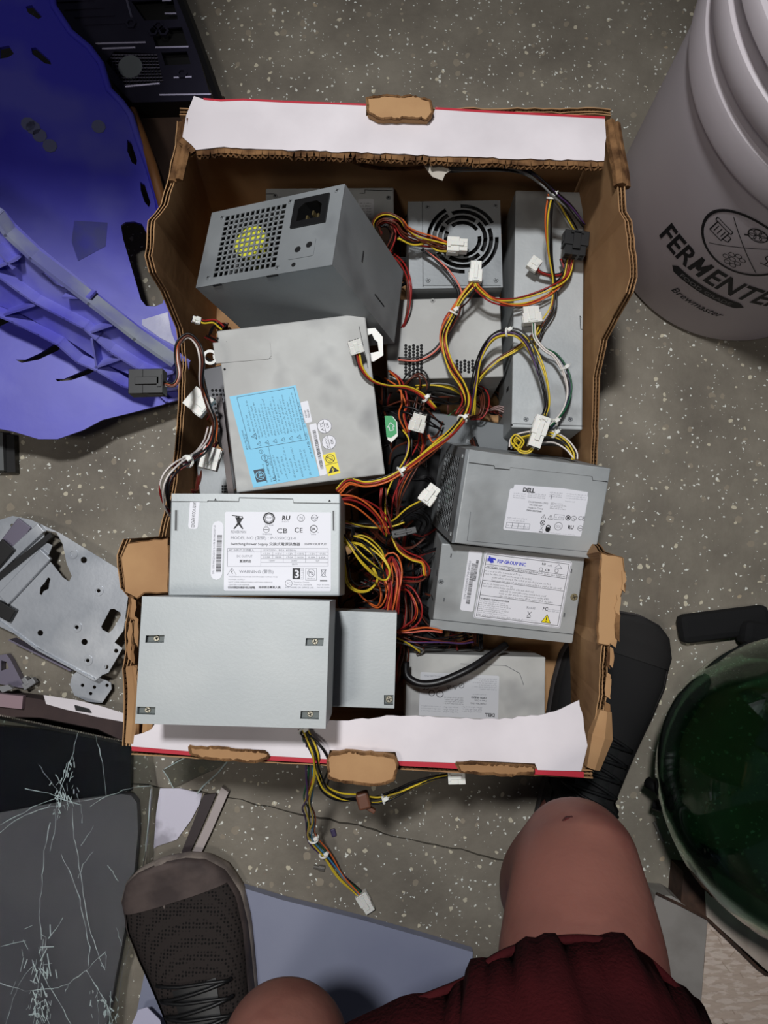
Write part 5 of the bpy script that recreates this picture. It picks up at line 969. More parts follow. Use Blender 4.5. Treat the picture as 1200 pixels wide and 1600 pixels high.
# ------------------------------------------------------------------ lower left: tray rim, black panel, grey panel, cracked glass
tr = empty('cardboard_tray', P(100, 1130, 0), None, 'dark cardboard tray rim with torn white print, below the zinc bracket', 'tray'); bpy.context.view_layer.update()
def flatpart(name, px, z0, z1, m, root=None, holes=(), **k):
    b = B(); q = [P(u, v, z1) for u, v in px]; o = root.location if root else Vector(); hh = [[P(u, v, z1) for u, v in h] for h in holes]
    b.plate([(p.x - o.x, p.y - o.y) for p in q], [[(p.x - o.x, p.y - o.y) for p in h] for h in hh], z0, z1); return b.build(name, m, root, **k)
DC = mat('dim_brown_card', (66, 52, 50), .85, 0, (54, 42, 42), 20)
flatpart('rim_panel', [(-60, 1078), (60, 1092), (206, 1132), (206, 1158), (80, 1136), (-60, 1112)], .002, .03, DC, tr)
flatpart('white_print', [(68, 1086), (120, 1094), (160, 1104), (204, 1118), (204, 1130), (150, 1120), (100, 1108), (72, 1100)], .0301, .0308, CARDW, tr)
flatpart('pink_block', [(-40, 1080), (36, 1088), (34, 1108), (-40, 1100)], .0301, .038, mat('dusty_pink_card', (150, 126, 132), .7), tr)
flatpart('grey_chip', [(-5, 1074), (12, 1070), (20, 1076), (4, 1082)], .0301, .036, mat('grey_plastic', (0, 0, 0)), tr)
flatpart('dark_scrap', [(116, 1102), (138, 1108), (142, 1114), (118, 1110)], .031, .034, BK, tr)
b = B()
for i in range(58):
    u = -6 + i * 3.7; v = 1116 + i * .78 + (i / 58) ** 2 * 0; p = P(u, v, .0315) - tr.location; b.box(p, (.0018, .0012, .003), Matrix.Rotation(-.9, 3, 'Z'))
b.build('cut_fluting', mat('pale_fluting', (150, 140, 130), .8), tr, kind='stuff')
flatpart('cut_edge', [(-10, 1118), (206, 1162), (206, 1166), (-10, 1122)], .002, .029, BK, tr)
o = flatpart('black_board', [(-80, 1128), (70, 1140), (205, 1166), (204, 1236), (110, 1250), (0, 1272), (-80, 1285)], .002, .012, mat('black_gloss_panel', (20, 20, 26), .25)); tag(o, 'black glossy panel under the cracked glass, nearest the tray', 'panel')
GP = mat('grey_violet_panel', (118, 115, 120), .5, 0, (106, 103, 110), 6)
o = flatpart('grey_board', [(-80, 1286), (0, 1270), (110, 1250), (190, 1241), (205, 1243), (214, 1254), (216, 1300), (206, 1400), (182, 1520), (160, 1640), (120, 1800), (-80, 1800)], .002, .014, GP); tag(o, 'flat grey panel with rounded corner lying under the cracked glass', 'panel')
# cracked glass sheet
GLASS = bpy.data.materials.new('clear_glass'); GLASS.use_nodes = True
g = GLASS.node_tree.nodes['Principled BSDF']; g.inputs['Transmission Weight'].default_value = 1; g.inputs['Roughness'].default_value = .02; g.inputs['IOR'].default_value = 1.12; g.inputs['Base Color'].default_value = (.95, .98, .97, 1)
CRK = mat('glass_crack', (190, 204, 203), .25, 0, spec=1)
gl = empty('cracked_glass_sheet', P(120, 1400, 0), None, 'large cracked sheet of clear glass lying at the near left corner', 'glass'); bpy.context.view_layer.update()
GZ = .034
go = [(-80, 1118), (60, 1122), (150, 1140), (228, 1176), (237, 1232), (232, 1290), (226, 1338), (214, 1400), (205, 1470), (190, 1520), (180, 1600), (160, 1800), (-80, 1800)]
flatpart('glass_pane', go, GZ - .004, GZ, GLASS, gl)
cracks = [[(122, 1146), (112, 1182), (104, 1208), (92, 1240), (88, 1258)], [(0, 1300), (30, 1278), (70, 1262), (110, 1256), (165, 1245), (200, 1232), (236, 1228)], [(0, 1290), (50, 1262), (92, 1246), (128, 1258)], [(78, 1285), (68, 1330), (66, 1380), (60, 1430), (64, 1460), (72, 1465), (64, 1510), (56, 1560), (52, 1600)],
  [(112, 1262), (116, 1310), (122, 1340), (130, 1400), (140, 1450), (152, 1490), (164, 1516)], [(96, 1335), (110, 1365), (124, 1405), (134, 1450), (140, 1480), (138, 1510)], [(165, 1488), (152, 1498), (136, 1514), (108, 1536), (102, 1550)], [(136, 1516), (152, 1544), (166, 1565), (176, 1600)], [(165, 1488), (165, 1512), (158, 1508)],
  [(50, 1510), (28, 1540), (14, 1580), (6, 1610)], [(60, 1512), (82, 1548), (100, 1580), (118, 1612)], [(150, 1150), (160, 1190), (166, 1246)], [(126, 1322), (146, 1290)], [(146, 1330), (130, 1350), (122, 1372)], [(60, 1195), (76, 1216), (92, 1240)], [(120, 1240), (128, 1262), (128, 1286)], [(86, 1210), (100, 1235), (108, 1262)], [(236, 1232), (232, 1280), (228, 1330)], [(182, 1450), (190, 1478)], [(184, 1378), (176, 1362), (168, 1352)],
  [(140, 1260), (165, 1245)], [(40, 1232), (70, 1238), (92, 1244)], [(76, 1466), (98, 1434)], [(152, 1540), (154, 1600)], [(172, 1550), (172, 1600)], [(0, 1480), (40, 1470)], [(0, 1536), (40, 1548), (84, 1545)], [(88, 1258), (86, 1300), (78, 1330)], [(84, 1545), (110, 1536)]]
rnd = random.Random(4)
def crack(pts, r):
    q = []
    for a0, a1 in zip(pts, pts[1:]):
        for k in range(4): q.append((a0[0] + (a1[0] - a0[0]) * k / 4 + rnd.uniform(-1.2, 1.2), a0[1] + (a1[1] - a0[1]) * k / 4 + rnd.uniform(-1.2, 1.2)))
    q.append(pts[-1]); b = B(); b.tube([P(u, v, GZ + .0003) - gl.location for u, v in q], [r * rnd.choice((.35, .6, 1, 1.5)) for _ in q], 4); return b.build('crack', CRK, gl)
for c in cracks: crack(c, .00032)
for cx, cy, n, l, st in ((100, 1235, 34, 30, 9), (60, 1500, 40, 46, 1), (62, 1575, 60, 30, 4), (170, 1575, 26, 26, 5), (150, 1560, 14, 22, 2), (105, 1200, 16, 18, 3), (86, 1262, 16, 16, 3)):
    b = B()
    for _ in range(n):
        x, y = cx + rnd.gauss(0, l * .3), cy + rnd.gauss(0, l * .55); an = rnd.uniform(-.5, .5) + (math.pi / 2 if rnd.random() < .8 else rnd.uniform(0, 3)); q = rnd.uniform(.2, 1) * l * .5
        b.tube([P(x, y, GZ + .0003) - gl.location, P(x + math.cos(an) * q, y + math.sin(an) * q, GZ + .0003) - gl.location], rnd.choice((.0002, .0003, .0006)), 4)
    b.build('crack_burst', CRK, gl, kind='stuff')
# shards and the torn lilac film between frame strips
o = flatpart('glass_shard', [(254, 1203), (300, 1172), (356, 1190), (340, 1200), (285, 1225), (271, 1231)], .001, .004, GLASS); tag(o, 'clear glass shard just below the near left corner of the box', 'glass')
b = B(); b.tube([P(u, v, .0045) for u, v in ((256, 1202), (296, 1180), (300, 1176))], .0005, 4); b.tube([P(u, v, .0045) for u, v in ((355, 1190), (342, 1206), (318, 1228), (308, 1240))], .0009, 4); b.tube([P(u, v, .0045) for u, v in ((271, 1232), (262, 1214), (254, 1203))], .0005, 4); b.v = [p for p in b.v]; c2 = b.build('bright_edge', CRK, o)
o = flatpart('film_scrap', [(250, 1232), (280, 1232), (316, 1240), (312, 1256), (298, 1282), (276, 1312), (246, 1322), (240, 1326), (244, 1270)], .001, .0035, mat('lilac_film', (206, 202, 216), .35, 0, (160, 156, 168), 14, lo=.45, hi=.52)); tag(o, 'torn lilac white film pointing down towards the left shoe', 'scrap')
o2 = flatpart('frame_strip', [(346, 1230), (357, 1238), (330, 1300), (305, 1352), (292, 1356), (294, 1346), (325, 1280)], .001, .010, mat('pale_metal_strip', (168, 158, 156), .45, .2)); tag(o2, 'pale metal frame strip slanting down to the left shoe', 'metal strip')
o2 = flatpart('dark_strip', [(318, 1242), (338, 1240), (312, 1300), (290, 1346), (284, 1330), (300, 1290)], .001, .006, mat('dark_brown_plastic', (50, 40, 42), .5)); tag(o2, 'dark plastic strip between the lilac film and the pale frame strip', 'strip')
b = B(); b.tube([P(u, v, .02) for u, v in ((238, 1232), (234, 1290), (231, 1350))], .0018, 5); o2 = b.build('clear_strip', GLASS); tag(o2, 'thin clear strip standing between the cracked glass and the lilac film', 'strip')
# blue grey board under the left foot
o = flatpart('blue_grey_board', [(290, 1350), (330, 1372), (440, 1406), (560, 1436), (660, 1464), (739, 1488), (736, 1530), (724, 1640), (700, 1760), (200, 1780), (210, 1600), (240, 1450)], .001, .014, mat('slate_blue_board', (134, 138, 158), .5, 0, (122, 126, 148), 4, .05, 100)); tag(o, 'smooth blue grey board lying on the floor behind the left shoe', 'board')
o = flatpart('paper_scrap', [(206, 1600), (216, 1578), (230, 1574), (250, 1594), (262, 1640), (200, 1640)], .035, .0362, mat('lilac_sheet', (186, 184, 206), .6)); tag(o, 'lilac paper scrap at the heel side of the left shoe', 'paper')
# small debris on the floor
b = B(); p = P(498, 1356, .003); b.tube([p + Vector((-.006, .001, 0)), p + Vector((0, 0, 0))], .0022, 8); b.tube([p, p + Vector((.007, -.001, 0))], .0034, 8); o = b.build('screw', mat('steel_screw', (120, 116, 110), .4, .6)); tag(o, 'short steel screw on the floor below the coloured lead', 'screw')
b = B(); p = P(521, 1301, .002); b.box(p, (.006, .009, .003), Matrix.Rotation(.3, 3, 'Z'), bev=.001); o = b.build('plastic_chip', mat('purple_chip', (50, 40, 74), .5)); tag(o, 'tiny dark purple chip on the floor right of the coloured lead', 'chip')

# ------------------------------------------------------------------ fermenting bucket
HDPE = mat('translucent_white_plastic', (226, 218, 222), .42, 0, (218, 210, 214), 5, .03, 60, spec=.4)
c0 = P(1140, 349, 0); bk = empty('fermenting_bucket', c0, None, 'tall cloudy white plastic fermenting bucket with black printing, right of the box', 'bucket')
def rad(z): return .158 + .0085 * z / .262
b = B(); b.lathe([(0, .001), (.150, .001), (.1565, .004), (rad(.010), .010), (rad(.300), 0.300), (.1705, 0.302), (.1735, 0.305), (.1745, 0.310), (.1750, 0.338), (.1740, 0.343), (.1710, 0.346), (.1715, 0.360), (.1760, 0.362), (.1780, 0.366), (.1785, 0.386), (.177, 0.391), (.1735, 0.393), (.174, 0.410), (.1800, 0.414), (.1810, 0.428), (.179, 0.433), (.174, 0.433), (.172, 0.424), (.166, 0.300), (.155, .012), (0, .010)], 96)
nt = HDPE.node_tree; tl = nt.nodes.new('ShaderNodeBsdfTranslucent'); tl.inputs[0].default_value = (*lin((226, 218, 222)), 1); ms = nt.nodes.new('ShaderNodeMixShader'); ms.inputs[0].default_value = .3
nt.links.new(nt.nodes['Principled BSDF'].outputs[0], ms.inputs[1]); nt.links.new(tl.outputs[0], ms.inputs[2]); nt.links.new(ms.outputs[0], nt.nodes['Material Output'].inputs[0])
b.build('bucket_body', HDPE, bk, smooth=False)
for p in bk.children[0].data.polygons: p.use_smooth = True
m_edge = bk.children[0].modifiers.new('edges', 'EDGE_SPLIT'); m_edge.split_angle = math.radians(32)
class Wrap(Ink):
    """print wrapped round the bucket: x = arc metres from centre angle, y = height"""
    def __init__(s, ang): s.a = ang; s.b = B()
    def M(s, x, y):
        r = rad(y) + .0005; q = s.a + x / .167; return Vector((r * math.cos(q), r * math.sin(q), y))
    def line(s, pts, w=1.0, mi=0, close=False):
        pts = list(pts) + ([pts[0]] if close else []); out = [pts[0]]
        for a, b in zip(pts, pts[1:]):
            n = max(1, int(math.hypot(b[0] - a[0], b[1] - a[1]) / .004)); out += [(a[0] + (b[0] - a[0]) * k / n, a[1] + (b[1] - a[1]) * k / n) for k in range(1, n + 1)]
        Ink.line(s, out, w, mi)
k = Wrap(math.radians(-125)); k.ob = bk
WF = lambda t: glyphs(t, .022, .12)[2]
ks = .164 / WF('FERMENTER'); x1_ = -.076 + (WF('FERMENTER') - WF('ENTER')) * ks
k.text('FER', -.076, .136, .050, 0, width=WF('FER') * ks, bold=.022, shear=.12); k.text('ENTER', x1_, .136, .050, 0, width=WF('ENTER') * ks, bold=.022, shear=.12)
xm0, xm1 = -.076 + WF('FER') * ks + .0030, x1_ - .0022
k.line([(xm0, .136), (xm0 + .004, .171)], .0052); k.line([(xm1 - .004, .136), (xm1, .171)], .0052); k.line([(xm0 + .004, .169), ((xm0 + xm1) / 2 - .001, .146)], .0048); k.line([((xm0 + xm1) / 2 - .001, .146), (xm1, .169)], .0048)
k.line([(.046 * math.cos(t * math.pi / 24), .228 + .046 * math.sin(t * math.pi / 24)) for t in range(49)], .0034)
k.line([(-.027, .199), (.030, .257)], .0010); k.line([(-.027, .257), (.030, .199)], .0010)
# tankard, hop, grain and glass pictures
def at_(pts, dx, dy): return [(x + dx, y + dy) for x, y in pts]
k.line(at_([(-.031, .243), (-.015, .241), (-.014, .259), (-.030, .261)], -.005, -.026), .0014, 0, True); k.line(at_([(-.033, .261), (-.012, .259), (-.012, .264), (-.033, .266)], -.005, -.026), .0012, 0, True); k.line(at_([(-.014, .245), (-.009, .246), (-.009, .254), (-.014, .255)], -.005, -.026), .0013)
for x in (-.032, -.0275, -.023): k.line([(x, .220), (x + .0005, .231)], .0011)
for t in range(6): k.ring(.002 + .006 * math.cos(t), .256 + .005 * math.sin(t * 1.1), .0040, .0009, n=10)
k.ring(.002, .256, .0095, .0013); k.line([(-.005, .249), (-.008, .246)], .002)
for x, y in ((-.012, .222), (-.006, .226), (0, .223), (-.015, .214), (-.008, .216), (-.001, .214), (-.010, .207), (-.003, .207)): k.ring(x + .010, y - .015, .0033, .0009, n=8)
k.ring(.029, .233, .0055, .0012); k.line([(.029, .227), (.029, .219)], .0012); k.line([(.024, .219), (.034, .219)], .0012)
for i in range(32):
    x0, x1 = -.040 + .003 * i, -.040 + .003 * (i + 1); hh0, hh1 = (.0078 * min(1, (x + .040) / .006 + .05, (.056 - x) / .008 + .05) for x in (x0, x1)); k.poly([(x0, .1185 - hh0), (x1, .1185 - hh1), (x1, .1185 + hh1), (x0, .1185 + hh0)])
k.text('Brewmaster', -.022, .076, .020, 0, width=.070, bold=.01, shear=.4); ink(k, (INK, PAPER_D), 'black_printing')
k = Wrap(math.radians(-125)); k.ob = bk; kk = rad
k.M = lambda x, y: Vector(((rad(y) + .0009) * math.cos(math.radians(-125) + x / .167), (rad(y) + .0009) * math.sin(math.radians(-125) + x / .167), y))
k.text('FOOD GRADE', -.026, .1145, .0105, 0, width=.068, bold=.01); ink(k, (mat('dull_pale_ink', (120, 116, 118), .6), INK), 'banner_letters')

# ------------------------------------------------------------------ green glass carboy
GG = bpy.data.materials.new('green_glass'); GG.use_nodes = True; g = GG.node_tree.nodes['Principled BSDF']
g.inputs['Base Color'].default_value = (.42, .64, .49, 1); g.inputs['Transmission Weight'].default_value = 1; g.inputs['Roughness'].default_value = .03; g.inputs['IOR'].default_value = 1.45
cc = P(1262, 1222, .13); cc.z = 0; cb = empty('glass_carboy', cc, None, 'big round dark green glass carboy at the right edge beside the right shoe', 'carboy')
b = B(); outp = [(0, .010), (.03, .006), (.055, .001), (.075, .004), (.095, .018), (.113, .037), (.131, .062), (.147, .098), (.155, .140), (.153, .18), (.143, .225), (.120, .265), (.085, .300), (.048, .330), (.030, .350), (.025, .372), (.025, .392), (.031, .394), (.031, .404), (.024, .406)]
inp = [(max(0, r - .0045), z + (.006 if i < 5 else 0)) for i, (r, z) in enumerate(outp[:-1])][::-1]; inp[-1] = (0, .018)
b.lathe(outp + [(.019, .405)] + inp[1:], 80); b.build('bottle', GG, cb, smooth=True)
b = B(); b.tube([cb.matrix_world.inverted() @ p for p in (P(1094, 1318, .006), P(1097, 1322, .016))], .003, 8) if 0 else b.cyl((0, 0), .024, .398, .415, 24); b.build('stopper', mat('dark_rubber', (40, 34, 30), .7), cb)

# ------------------------------------------------------------------ timber frame with pale board, lower right corner
TW = mat('pale_painted_timber', (182, 168, 156), .7, 0, (160, 144, 132), 25, .2, 80, stretch=(1, .3, 1)); OSB = mat('whitewashed_strand_board', (208, 190, 176), .75, 0, (188, 168, 152), 60, .8, 55, stretch=(1, 3, 1), lo=.45, hi=.5)
tf_ = empty('timber_frame', P(1150, 1500, 0), None, 'pale timber frame holding a whitewashed strand board in the near right corner', 'frame'); bpy.context.view_layer.update()
flatpart('strand_board', [(1106, 1436), (1186, 1512), (1320, 1620), (1320, 1760), (1080, 1760), (1093, 1600)], .024, .030, OSB, tf_)
flatpart('upper_rail', [(1101, 1374), (1112, 1372), (1330, 1520), (1330, 1610), (1200, 1518), (1104, 1432)], .001, .042, TW, tf_)
flatpart('side_rail', [(1024, 1398), (1050, 1400), (1106, 1434), (1100, 1500), (1092, 1620), (1080, 1760), (1010, 1760), (1010, 1500)], .001, .038, mat('grey_painted_timber', (146, 140, 134), .7, 0, (128, 122, 116), 20), tf_)
flatpart('dark_end_grain', [(1068, 1362), (1090, 1364), (1101, 1374), (1104, 1432), (1094, 1430), (1064, 1410)], .001, .040, mat('dark_end_grain', (74, 52, 40), .85, 0, (54, 38, 30), 60), tf_)
b = B(); b.tube([P(u, v, .0425) - tf_.location for u, v in ((1026, 1396), (1064, 1414), (1106, 1436), (1186, 1514), (1200, 1524))], .0016, 5); b.build('joint_line', mat('dark_end_grain', (0, 0, 0)), tf_)
rn = random.Random(8)
b = B()
for _ in range(20):
    u, v = rn.uniform(1100, 1230), rn.uniform(1450, 1600)
    if u - 1104 > (v - 1432) * 1.15: continue
    p = P(u, v, .0301) - tf_.location; b.box(p, (rn.uniform(.004, .016), rn.uniform(.0006, .0016), .0005), Matrix.Rotation(rn.uniform(-1.2, 1.2), 3, 'Z'))
b.build('strand_gaps', mat('strand_gap', (172, 152, 136), .8), tf_, kind='stuff')
b = B(); b.lathe([(0, 0), (.0035, 0), (.0035, .01), (0, .012)], 10); b.v = [p + P(1076, 1322, .003) for p in b.v]; o = b.build('metal_pin', mat('bright_pin', (190, 186, 180), .3, .7)); tag(o, 'bright metal pin standing between the carboy and the timber frame', 'pin')
b = B(); b.box(P(1092, 1348, .012), (.024, .03, .02), Matrix.Rotation(-.6, 3, 'Z'), bev=.004); o = b.build('dark_cloth', mat('navy_cloth', (22, 22, 40), .9)); tag(o, 'dark navy lump tucked under the carboy beside the timber frame', 'cloth')
b = B(); b.tube([P(1022, 1284, .004), P(1030, 1300, .006), P(1036, 1314, .004)], .0018, 6); o = b.build('bent_nail', mat('steel_screw', (0, 0, 0))); tag(o, 'bent nail on the floor right of the right shoe', 'nail')
b = B(); b.box(P(1130, 975, .012), (.11, .035, .022), Matrix.Rotation(.12, 3, 'Z'), bev=.008); o = b.build('dark_block', mat('matte_black', (10, 10, 12), .9)); tag(o, 'low black block lying at the right edge above the carboy', 'block')  # plain low black block on a dark spot, not a known object
b = B(); b.box(P(1186, 992, .02), (.05, .03, .03), Matrix.Rotation(-.2, 3, 'Z'), bev=.01); b.build('block_end', mat('matte_black', (0, 0, 0)), o)

# ------------------------------------------------------------------ person: legs, shorts, shoes
SKIN = mat('skin', (124, 80, 70), .55, 0, (136, 90, 78), 10, .15, 160, spec=.3, sss=.15, rgb3=(108, 62, 56), scale3=16)
CLOTH = mat('maroon_cloth', (58, 15, 18), .9, 0, (48, 12, 15), 30, .4, 500, spec=.1)
person = empty('person', P(760, 1500, 0), None, 'person in maroon shorts and dark trainers standing over the box, seen from their own eyes', 'person'); bpy.context.view_layer.update()
PO = person.location.copy()
kn = P(903, 1361, .40); an = P(862, 1372, .10); th = Vector((.112, -.262, .50)); hipR = Vector((.095, -.47, .80))
knL = P(446, 1640, .38); anL = Vector((-.150, -.530, .10)); hipL = Vector((-.095, -.50, .80)); thL = knL.lerp(hipL, .35) + Vector((0, .01, 0))
def limb(b, pts, n=20):
    """smooth tapering limb with rounded ends"""
    cen = cat_rom([p for p, r in pts], 6); rs = cat_rom([Vector((r, 0, 0)) for p, r in pts], 6)
    d0 = (cen[0] - cen[1]).normalized(); d1 = (cen[-1] - cen[-2]).normalized(); r0, r1 = rs[0].x, rs[-1].x
    P_ = [cen[0] + d0 * r0 * math.sin(a) for a in (1.5, 1.1, .6)] + cen + [cen[-1] + d1 * r1 * math.sin(a) for a in (.6, 1.1, 1.5)]
    R_ = [r0 * math.cos(a) for a in (1.5, 1.1, .6)] + [r.x for r in rs] + [r1 * math.cos(a) for a in (.6, 1.1, 1.5)]
    b.tube([p - PO for p in P_], R_, n)
b = B()
toeR = P(985, 1000, .03); toeL = P(262, 1372, .03)
dR = (toeR - an); dR.z = 0; dR.normalize(); dL = (toeL - anL); dL.z = 0; dL.normalize()
limb(b, [(an - dR * .02 + Vector((0, 0, -.05)), .03), (an, .034), (an.lerp(kn, .35) - dR * .012, .044), (an.lerp(kn, .68) - dR * .012, .050), (kn - dR * .004, .0445), (kn.lerp(th, .5), .052), (th, .050), (th.lerp(hipR, .5), .064), (hipR, .084)])
limb(b, [(an - dR * .01 + Vector((0, 0, -.045)), .03), (an + dR * .05 + Vector((0, 0, -.06)), .024), (an + dR * .09 + Vector((0, 0, -.068)), .018)])
limb(b, [(kn + dR * .006 + Vector((0, 0, -.02)), .040), (kn + dR * .010 + Vector((0, 0, .012)), .036)])
limb(b, [(anL + Vector((0, 0, -.05)), .03), (anL, .034), (anL.lerp(knL, .4) - dL * .01, .044), (anL.lerp(knL, .7) - dL * .01, .048), (knL, .045), (knL.lerp(thL, .5), .050), (thL, .058), (thL.lerp(hipL, .5), .072), (hipL, .084)])
limb(b, [(anL + Vector((0, 0, -.045)), .03), (anL + dL * .05 + Vector((0, 0, -.06)), .024), (anL + dL * .09 + Vector((0, 0, -.068)), .018)])
limb(b, [(hipR, .085), ((hipR + hipL) / 2 + Vector((0, -.02, .02)), .105), (hipL, .085)]); limb(b, [((hipR + hipL) / 2 + Vector((0, -.02, .0)), .10), ((hipR + hipL) / 2 + Vector((0, -.05, .14)), .12)])
body = b.build('body', SKIN, person, smooth=True)
rm = body.modifiers.new('remesh', 'REMESH'); rm.mode = 'VOXEL'; rm.voxel_size = .006; rm.use_smooth_shade = True
sm_ = body.modifiers.new('smooth', 'SMOOTH'); sm_.iterations = 8; sm_.factor = .5
# scrapes on the knee
rn = random.Random(2)
b = B()
for u, v, r in ((884, 1262, .004), (880, 1270, .003), (886, 1275, .0022), (892, 1259, .003)):
    d_n = (P(u, v, kn.z + .02) - kn).normalized(); Q = d_n.to_track_quat('Z', 'Y').to_matrix(); c_b = B(); c_b.lathe([(0, .0010), (r * .8, .0004), (r * .9, -.002)], 8); b.add([Q @ q_v + kn + d_n * .0435 - PO for q_v in c_b.v], c_b.f)
b.build('knee_scrape', mat('dried_blood', (84, 26, 24), .7), person, smooth=True)
# shorts: each leg opening a wavy hem, closed to one garment at the hips
front = [P(u, v, .50) for u, v in [(545, 1612), (620, 1574), (680, 1552), (730, 1530), (765, 1502), (800, 1484), (850, 1471), (900, 1466), (950, 1471), (1000, 1492), (1040, 1526), (1068, 1560), (1094, 1604)]]
back = [Vector((.165, -.32, .50)), Vector((.13, -.36, .50)), Vector((.07, -.375, .50)), Vector((.02, -.36, .50)), Vector((-.012, -.31, .50))]
ring0 = cat_rom(front + back + [front[0]], 4)[:-1]; n0 = len(ring0); cR = sum(ring0, Vector()) / n0
b = B(); vs = []; tgt = Vector((.07, -.46, .80))
for kx in range(12):
    t = kx / 11; cen = cR.lerp(tgt, t); 
    for i, p in enumerate(ring0):
        d = p - cR; an_ = math.atan2(d.y, d.x); rr = d.length * (1 - t) + .14 * t; wv = .0035 * math.sin(an_ * 9 + kx * .5) * (1 - t) + (.0018 * math.sin(an_ * 23) if kx < 2 else 0)
        vs.append(cen + Vector((math.cos(an_), math.sin(an_), 0)) * (rr + wv) + Vector((0, 0, -.002 * math.sin(an_ * 7) if kx == 0 else 0)))
b.add([p - PO for p in vs], [(j * n0 + i, j * n0 + (i + 1) % n0, (j + 1) * n0 + (i + 1) % n0, (j + 1) * n0 + i) for j in range(11) for i in range(n0)])
ringL = [thL + Vector((.078 * math.cos(q), -.012 + .072 * math.sin(q), .03)) for q in [2 * math.pi * i / 40 for i in range(40)]]; vs = []
for kx in range(10):
    t = kx / 9; cen = thL.lerp(Vector((-.07, -.47, .80)), t)
    for i in range(40): q = 2 * math.pi * i / 40; r = .082 * (1 - t) + .12 * t + .003 * math.sin(q * 8 + kx) * (1 - t); vs.append(cen + Vector((r * math.cos(q), -.012 * (1 - t) + r * .9 * math.sin(q), .03 * (1 - t))))
b.add([p - PO for p in vs], [(j * 40 + i, j * 40 + (i + 1) % 40, (j + 1) * 40 + (i + 1) % 40, (j + 1) * 40 + i) for j in range(9) for i in range(40)])
vs = []
for kx in range(9):
    t = kx / 8; z = .70 + .26 * t
    for i in range(48): q = 2 * math.pi * i / 48; vs.append(Vector(((.195 - .03 * t) * math.cos(q), -.47 - .03 * t + (.13 - .01 * t) * math.sin(q), z)))
b.add([p - PO for p in vs], [(j * 48 + i, j * 48 + (i + 1) % 48, (j + 1) * 48 + (i + 1) % 48, (j + 1) * 48 + i) for j in range(8) for i in range(48)] + [tuple(8 * 48 + i for i in range(48))])
so = b.build('shorts', CLOTH, person, smooth=True); md = so.modifiers.new('thickness', 'SOLIDIFY'); md.thickness = .003
b = B(); hm = [p - PO + Vector((0, 0, .001)) for p in ring0] + [ring0[0] - PO]; b.tube(hm, .0026, 6); hh_ = b.build('hem', CLOTH, so, smooth=True)
# shoes
def meshmat(name, rgb, rgb2):
    m = bpy.data.materials.new(name); m.use_nodes = True; nt = m.node_tree; bs_ = nt.nodes['Principled BSDF']; bs_.inputs['Roughness'].default_value = .85; bs_.inputs['Specular IOR Level'].default_value = .2
    tc = nt.nodes.new('ShaderNodeTexCoord'); v = nt.nodes.new('ShaderNodeTexVoronoi'); v.inputs['Scale'].default_value = 260; v.inputs['Randomness'].default_value = .25
    nt.links.new(tc.outputs['Object'], v.inputs['Vector']); r = nt.nodes.new('ShaderNodeValToRGB'); r.color_ramp.elements[0].position = .25; r.color_ramp.elements[1].position = .42
    r.color_ramp.elements[0].color = (*lin(rgb2), 1); r.color_ramp.elements[1].color = (*lin(rgb), 1); nt.links.new(v.outputs['Distance'], r.inputs[0]); nt.links.new(r.outputs[0], bs_.inputs['Base Color'])
    bp = nt.nodes.new('ShaderNodeBump'); bp.inputs['Strength'].default_value = .6; bp.inputs['Distance'].default_value = .0015; nt.links.new(r.outputs[0], bp.inputs['Height']); nt.links.new(bp.outputs[0], bs_.inputs['Normal']); return m
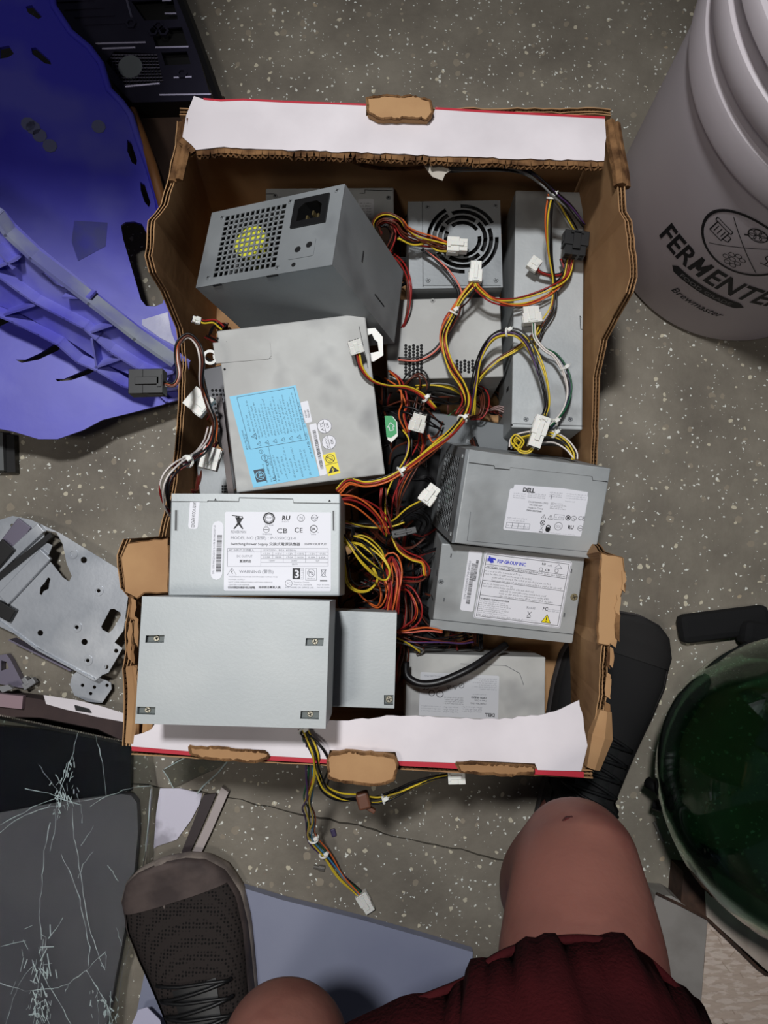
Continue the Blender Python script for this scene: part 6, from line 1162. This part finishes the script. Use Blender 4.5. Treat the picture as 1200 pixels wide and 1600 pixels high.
def shoe(name, heel, toe, W, upper, sole, toecap, label, mirror=1):
    d = toe - heel; d.z = 0; L = d.length; d.normalize(); x = Vector((d.y, -d.x, 0)); z = Vector((0, 0, 1)); R = Matrix((x, d, z)).transposed(); o = heel.copy(); o.z = 0
    T = lambda p: R @ Vector(p) + o - PO
    Wd = [(0, .0), (.008, .45), (.03, .62), (.10, .66), (.25, .62), (.40, .66), (.55, .80), (.70, .95), (.80, 1.0), (.90, .90), (.96, .68), (.99, .38), (1.0, .0)]
    def wd(t):
        for (a0, w0), (a1, w1) in zip(Wd, Wd[1:]):
            if t <= a1: k_ = (t - a0) / (a1 - a0); k_ = k_ if a1 < .95 and a0 > .01 else k_; return (w0 + (w1 - w0) * k_) * W / 2
        return 0
    def cx(t): return mirror * .010 * math.sin(math.pi * min(1, t) * 1.0) * (1 if t > .4 else .3)
    b = B(); N = 44; ts = [.5 - .5 * math.cos(math.pi * i / N) for i in range(N + 1)]
    ol = [(cx(t) + wd(t), t * L) for t in ts] + [(cx(t) - wd(t), t * L) for t in reversed(ts[1:-1])]
    zz = lambda y: .018 * max(0, (y / L - .82) / .18) ** 2
    n = len(ol); vs = []
    for sc, zl in ((.93, 0.0), (1.0, .004), (1.035, .014), (1.02, .026), (.96, .031)):
        for px_, py_ in ol: vs.append(T((cx(.5) + (px_ - cx(.5)) * sc, L / 2 + (py_ - L / 2) * (1 + (sc - 1) * .4), zl + zz(py_) + .0)))
    b.add(vs, [(j * n + i, j * n + (i + 1) % n, (j + 1) * n + (i + 1) % n, (j + 1) * n + i) for j in range(4) for i in range(n)] + [tuple(range(n)), tuple(4 * n + i for i in range(n))])
    so_ = b.build('shoe', sole, person, smooth=True, label=label)
    H = [(0, .060), (.05, .085), (.15, .088), (.28, .086), (.40, .082), (.55, .070), (.70, .056), (.82, .047), (.92, .042), (.98, .036), (1, .031)]
    def ht(t):
        for (a0, w0), (a1, w1) in zip(H, H[1:]):
            if t <= a1: return w0 + (w1 - w0) * (t - a0) / (a1 - a0)
        return .031
    def up(t, q, off=0.0):
        w_ = wd(t) * .97 + off; y = t * L; s_ = math.sin(q); c_ = math.cos(q); pw = .75
        return T((cx(t) + w_ * math.copysign(abs(c_) ** pw, c_), y, .026 + zz(y) + (ht(t) - .026 + off) * abs(s_) ** .8))
    def skin_(t0, t1, q0, q1, off, name_, m_, nt_=40, nq=18):
        b = B(); vs = [up(t0 + (t1 - t0) * i / nt_, q0 + (q1 - q0) * j / nq, off) for i in range(nt_ + 1) for j in range(nq + 1)]
        b.add(vs, [(i * (nq + 1) + j, i * (nq + 1) + j + 1, (i + 1) * (nq + 1) + j + 1, (i + 1) * (nq + 1) + j) for i in range(nt_) for j in range(nq)]); return b.build(name_, m_, so_, smooth=True)
    skin_(.004, .996, 0, math.pi, 0, 'upper', upper)
    skin_(.86, .998, 0, math.pi, .0022, 'toe_cap', toecap, 30)
    skin_(.30, .93, -.0, .40, .002, 'side_overlay', toecap, 30, 5); skin_(.30, .93, math.pi - .40, math.pi, .002, 'side_overlay', toecap, 30, 5)
    skin_(.34, .60, math.pi * .40, math.pi * .60, .003, 'tongue', BLACK, 14, 6)
    for i in range(5):
        t = .38 + i * .05; b = B(); b.tube([up(t, math.pi * (.30 + .4 * j / 8), .005 + .002 * math.sin(math.pi * j / 8)) for j in range(9)], .0022, 6); b.tube([up(t + .05 * j / 8, math.pi * (.32 + .36 * j / 8), .007) for j in range(9)], .0020, 6); b.build('lace', BLACK, so_, smooth=True)
    b = B(); ring = [T((cx(.2) + .036 * math.cos(q), L * .19 + .055 * math.sin(q), .092 - .006 * math.sin(q))) for q in [2 * math.pi * i / 24 for i in range(25)]]; b.tube(ring, .008, 8); b.build('collar', BLACK, so_, smooth=True)
    return so_, up, T, L
DS = mat('dusty_sole_rubber', (150, 138, 128), .8, 0, (110, 100, 94), 40, .3, 80); TOE = mat('dusty_toe_overlay', (84, 72, 68), .8, 0, (64, 54, 52), 30, .2, 100)
heelL = Vector((-.160, -.620, 0)); sL, upL, TL_, LL = shoe('shoe', heelL, P(256, 1341, .03), .136, meshmat('dark_mesh_fabric', (46, 40, 38), (14, 12, 12)), DS, TOE, 'grey-brown left trainer with perforated mesh upper')
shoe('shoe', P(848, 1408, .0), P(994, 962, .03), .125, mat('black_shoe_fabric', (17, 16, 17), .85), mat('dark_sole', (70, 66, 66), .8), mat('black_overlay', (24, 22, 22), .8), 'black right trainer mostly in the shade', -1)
# sock and pull tab of the right shoe
b = B(); b.tube([P(1012, 1222, .06) - PO, P(1028, 1232, .072) - PO, P(1042, 1248, .07) - PO, P(1038, 1262, .055) - PO, P(1020, 1256, .05) - PO], .0065, 8); b.build('pull_tab', BLACK, person, smooth=True)
for c_k, nm in ((an, 0), (anL, 1)):
    b = B(); b.lathe([(.036, -.03), (.039, .0), (.041, .03), (.042, .045), (.039, .046)], 24, c_k - PO); b.build('sock', mat('black_sock', (16, 15, 17), .9), person, smooth=True)
print('OBJECTS', len(bpy.data.objects))
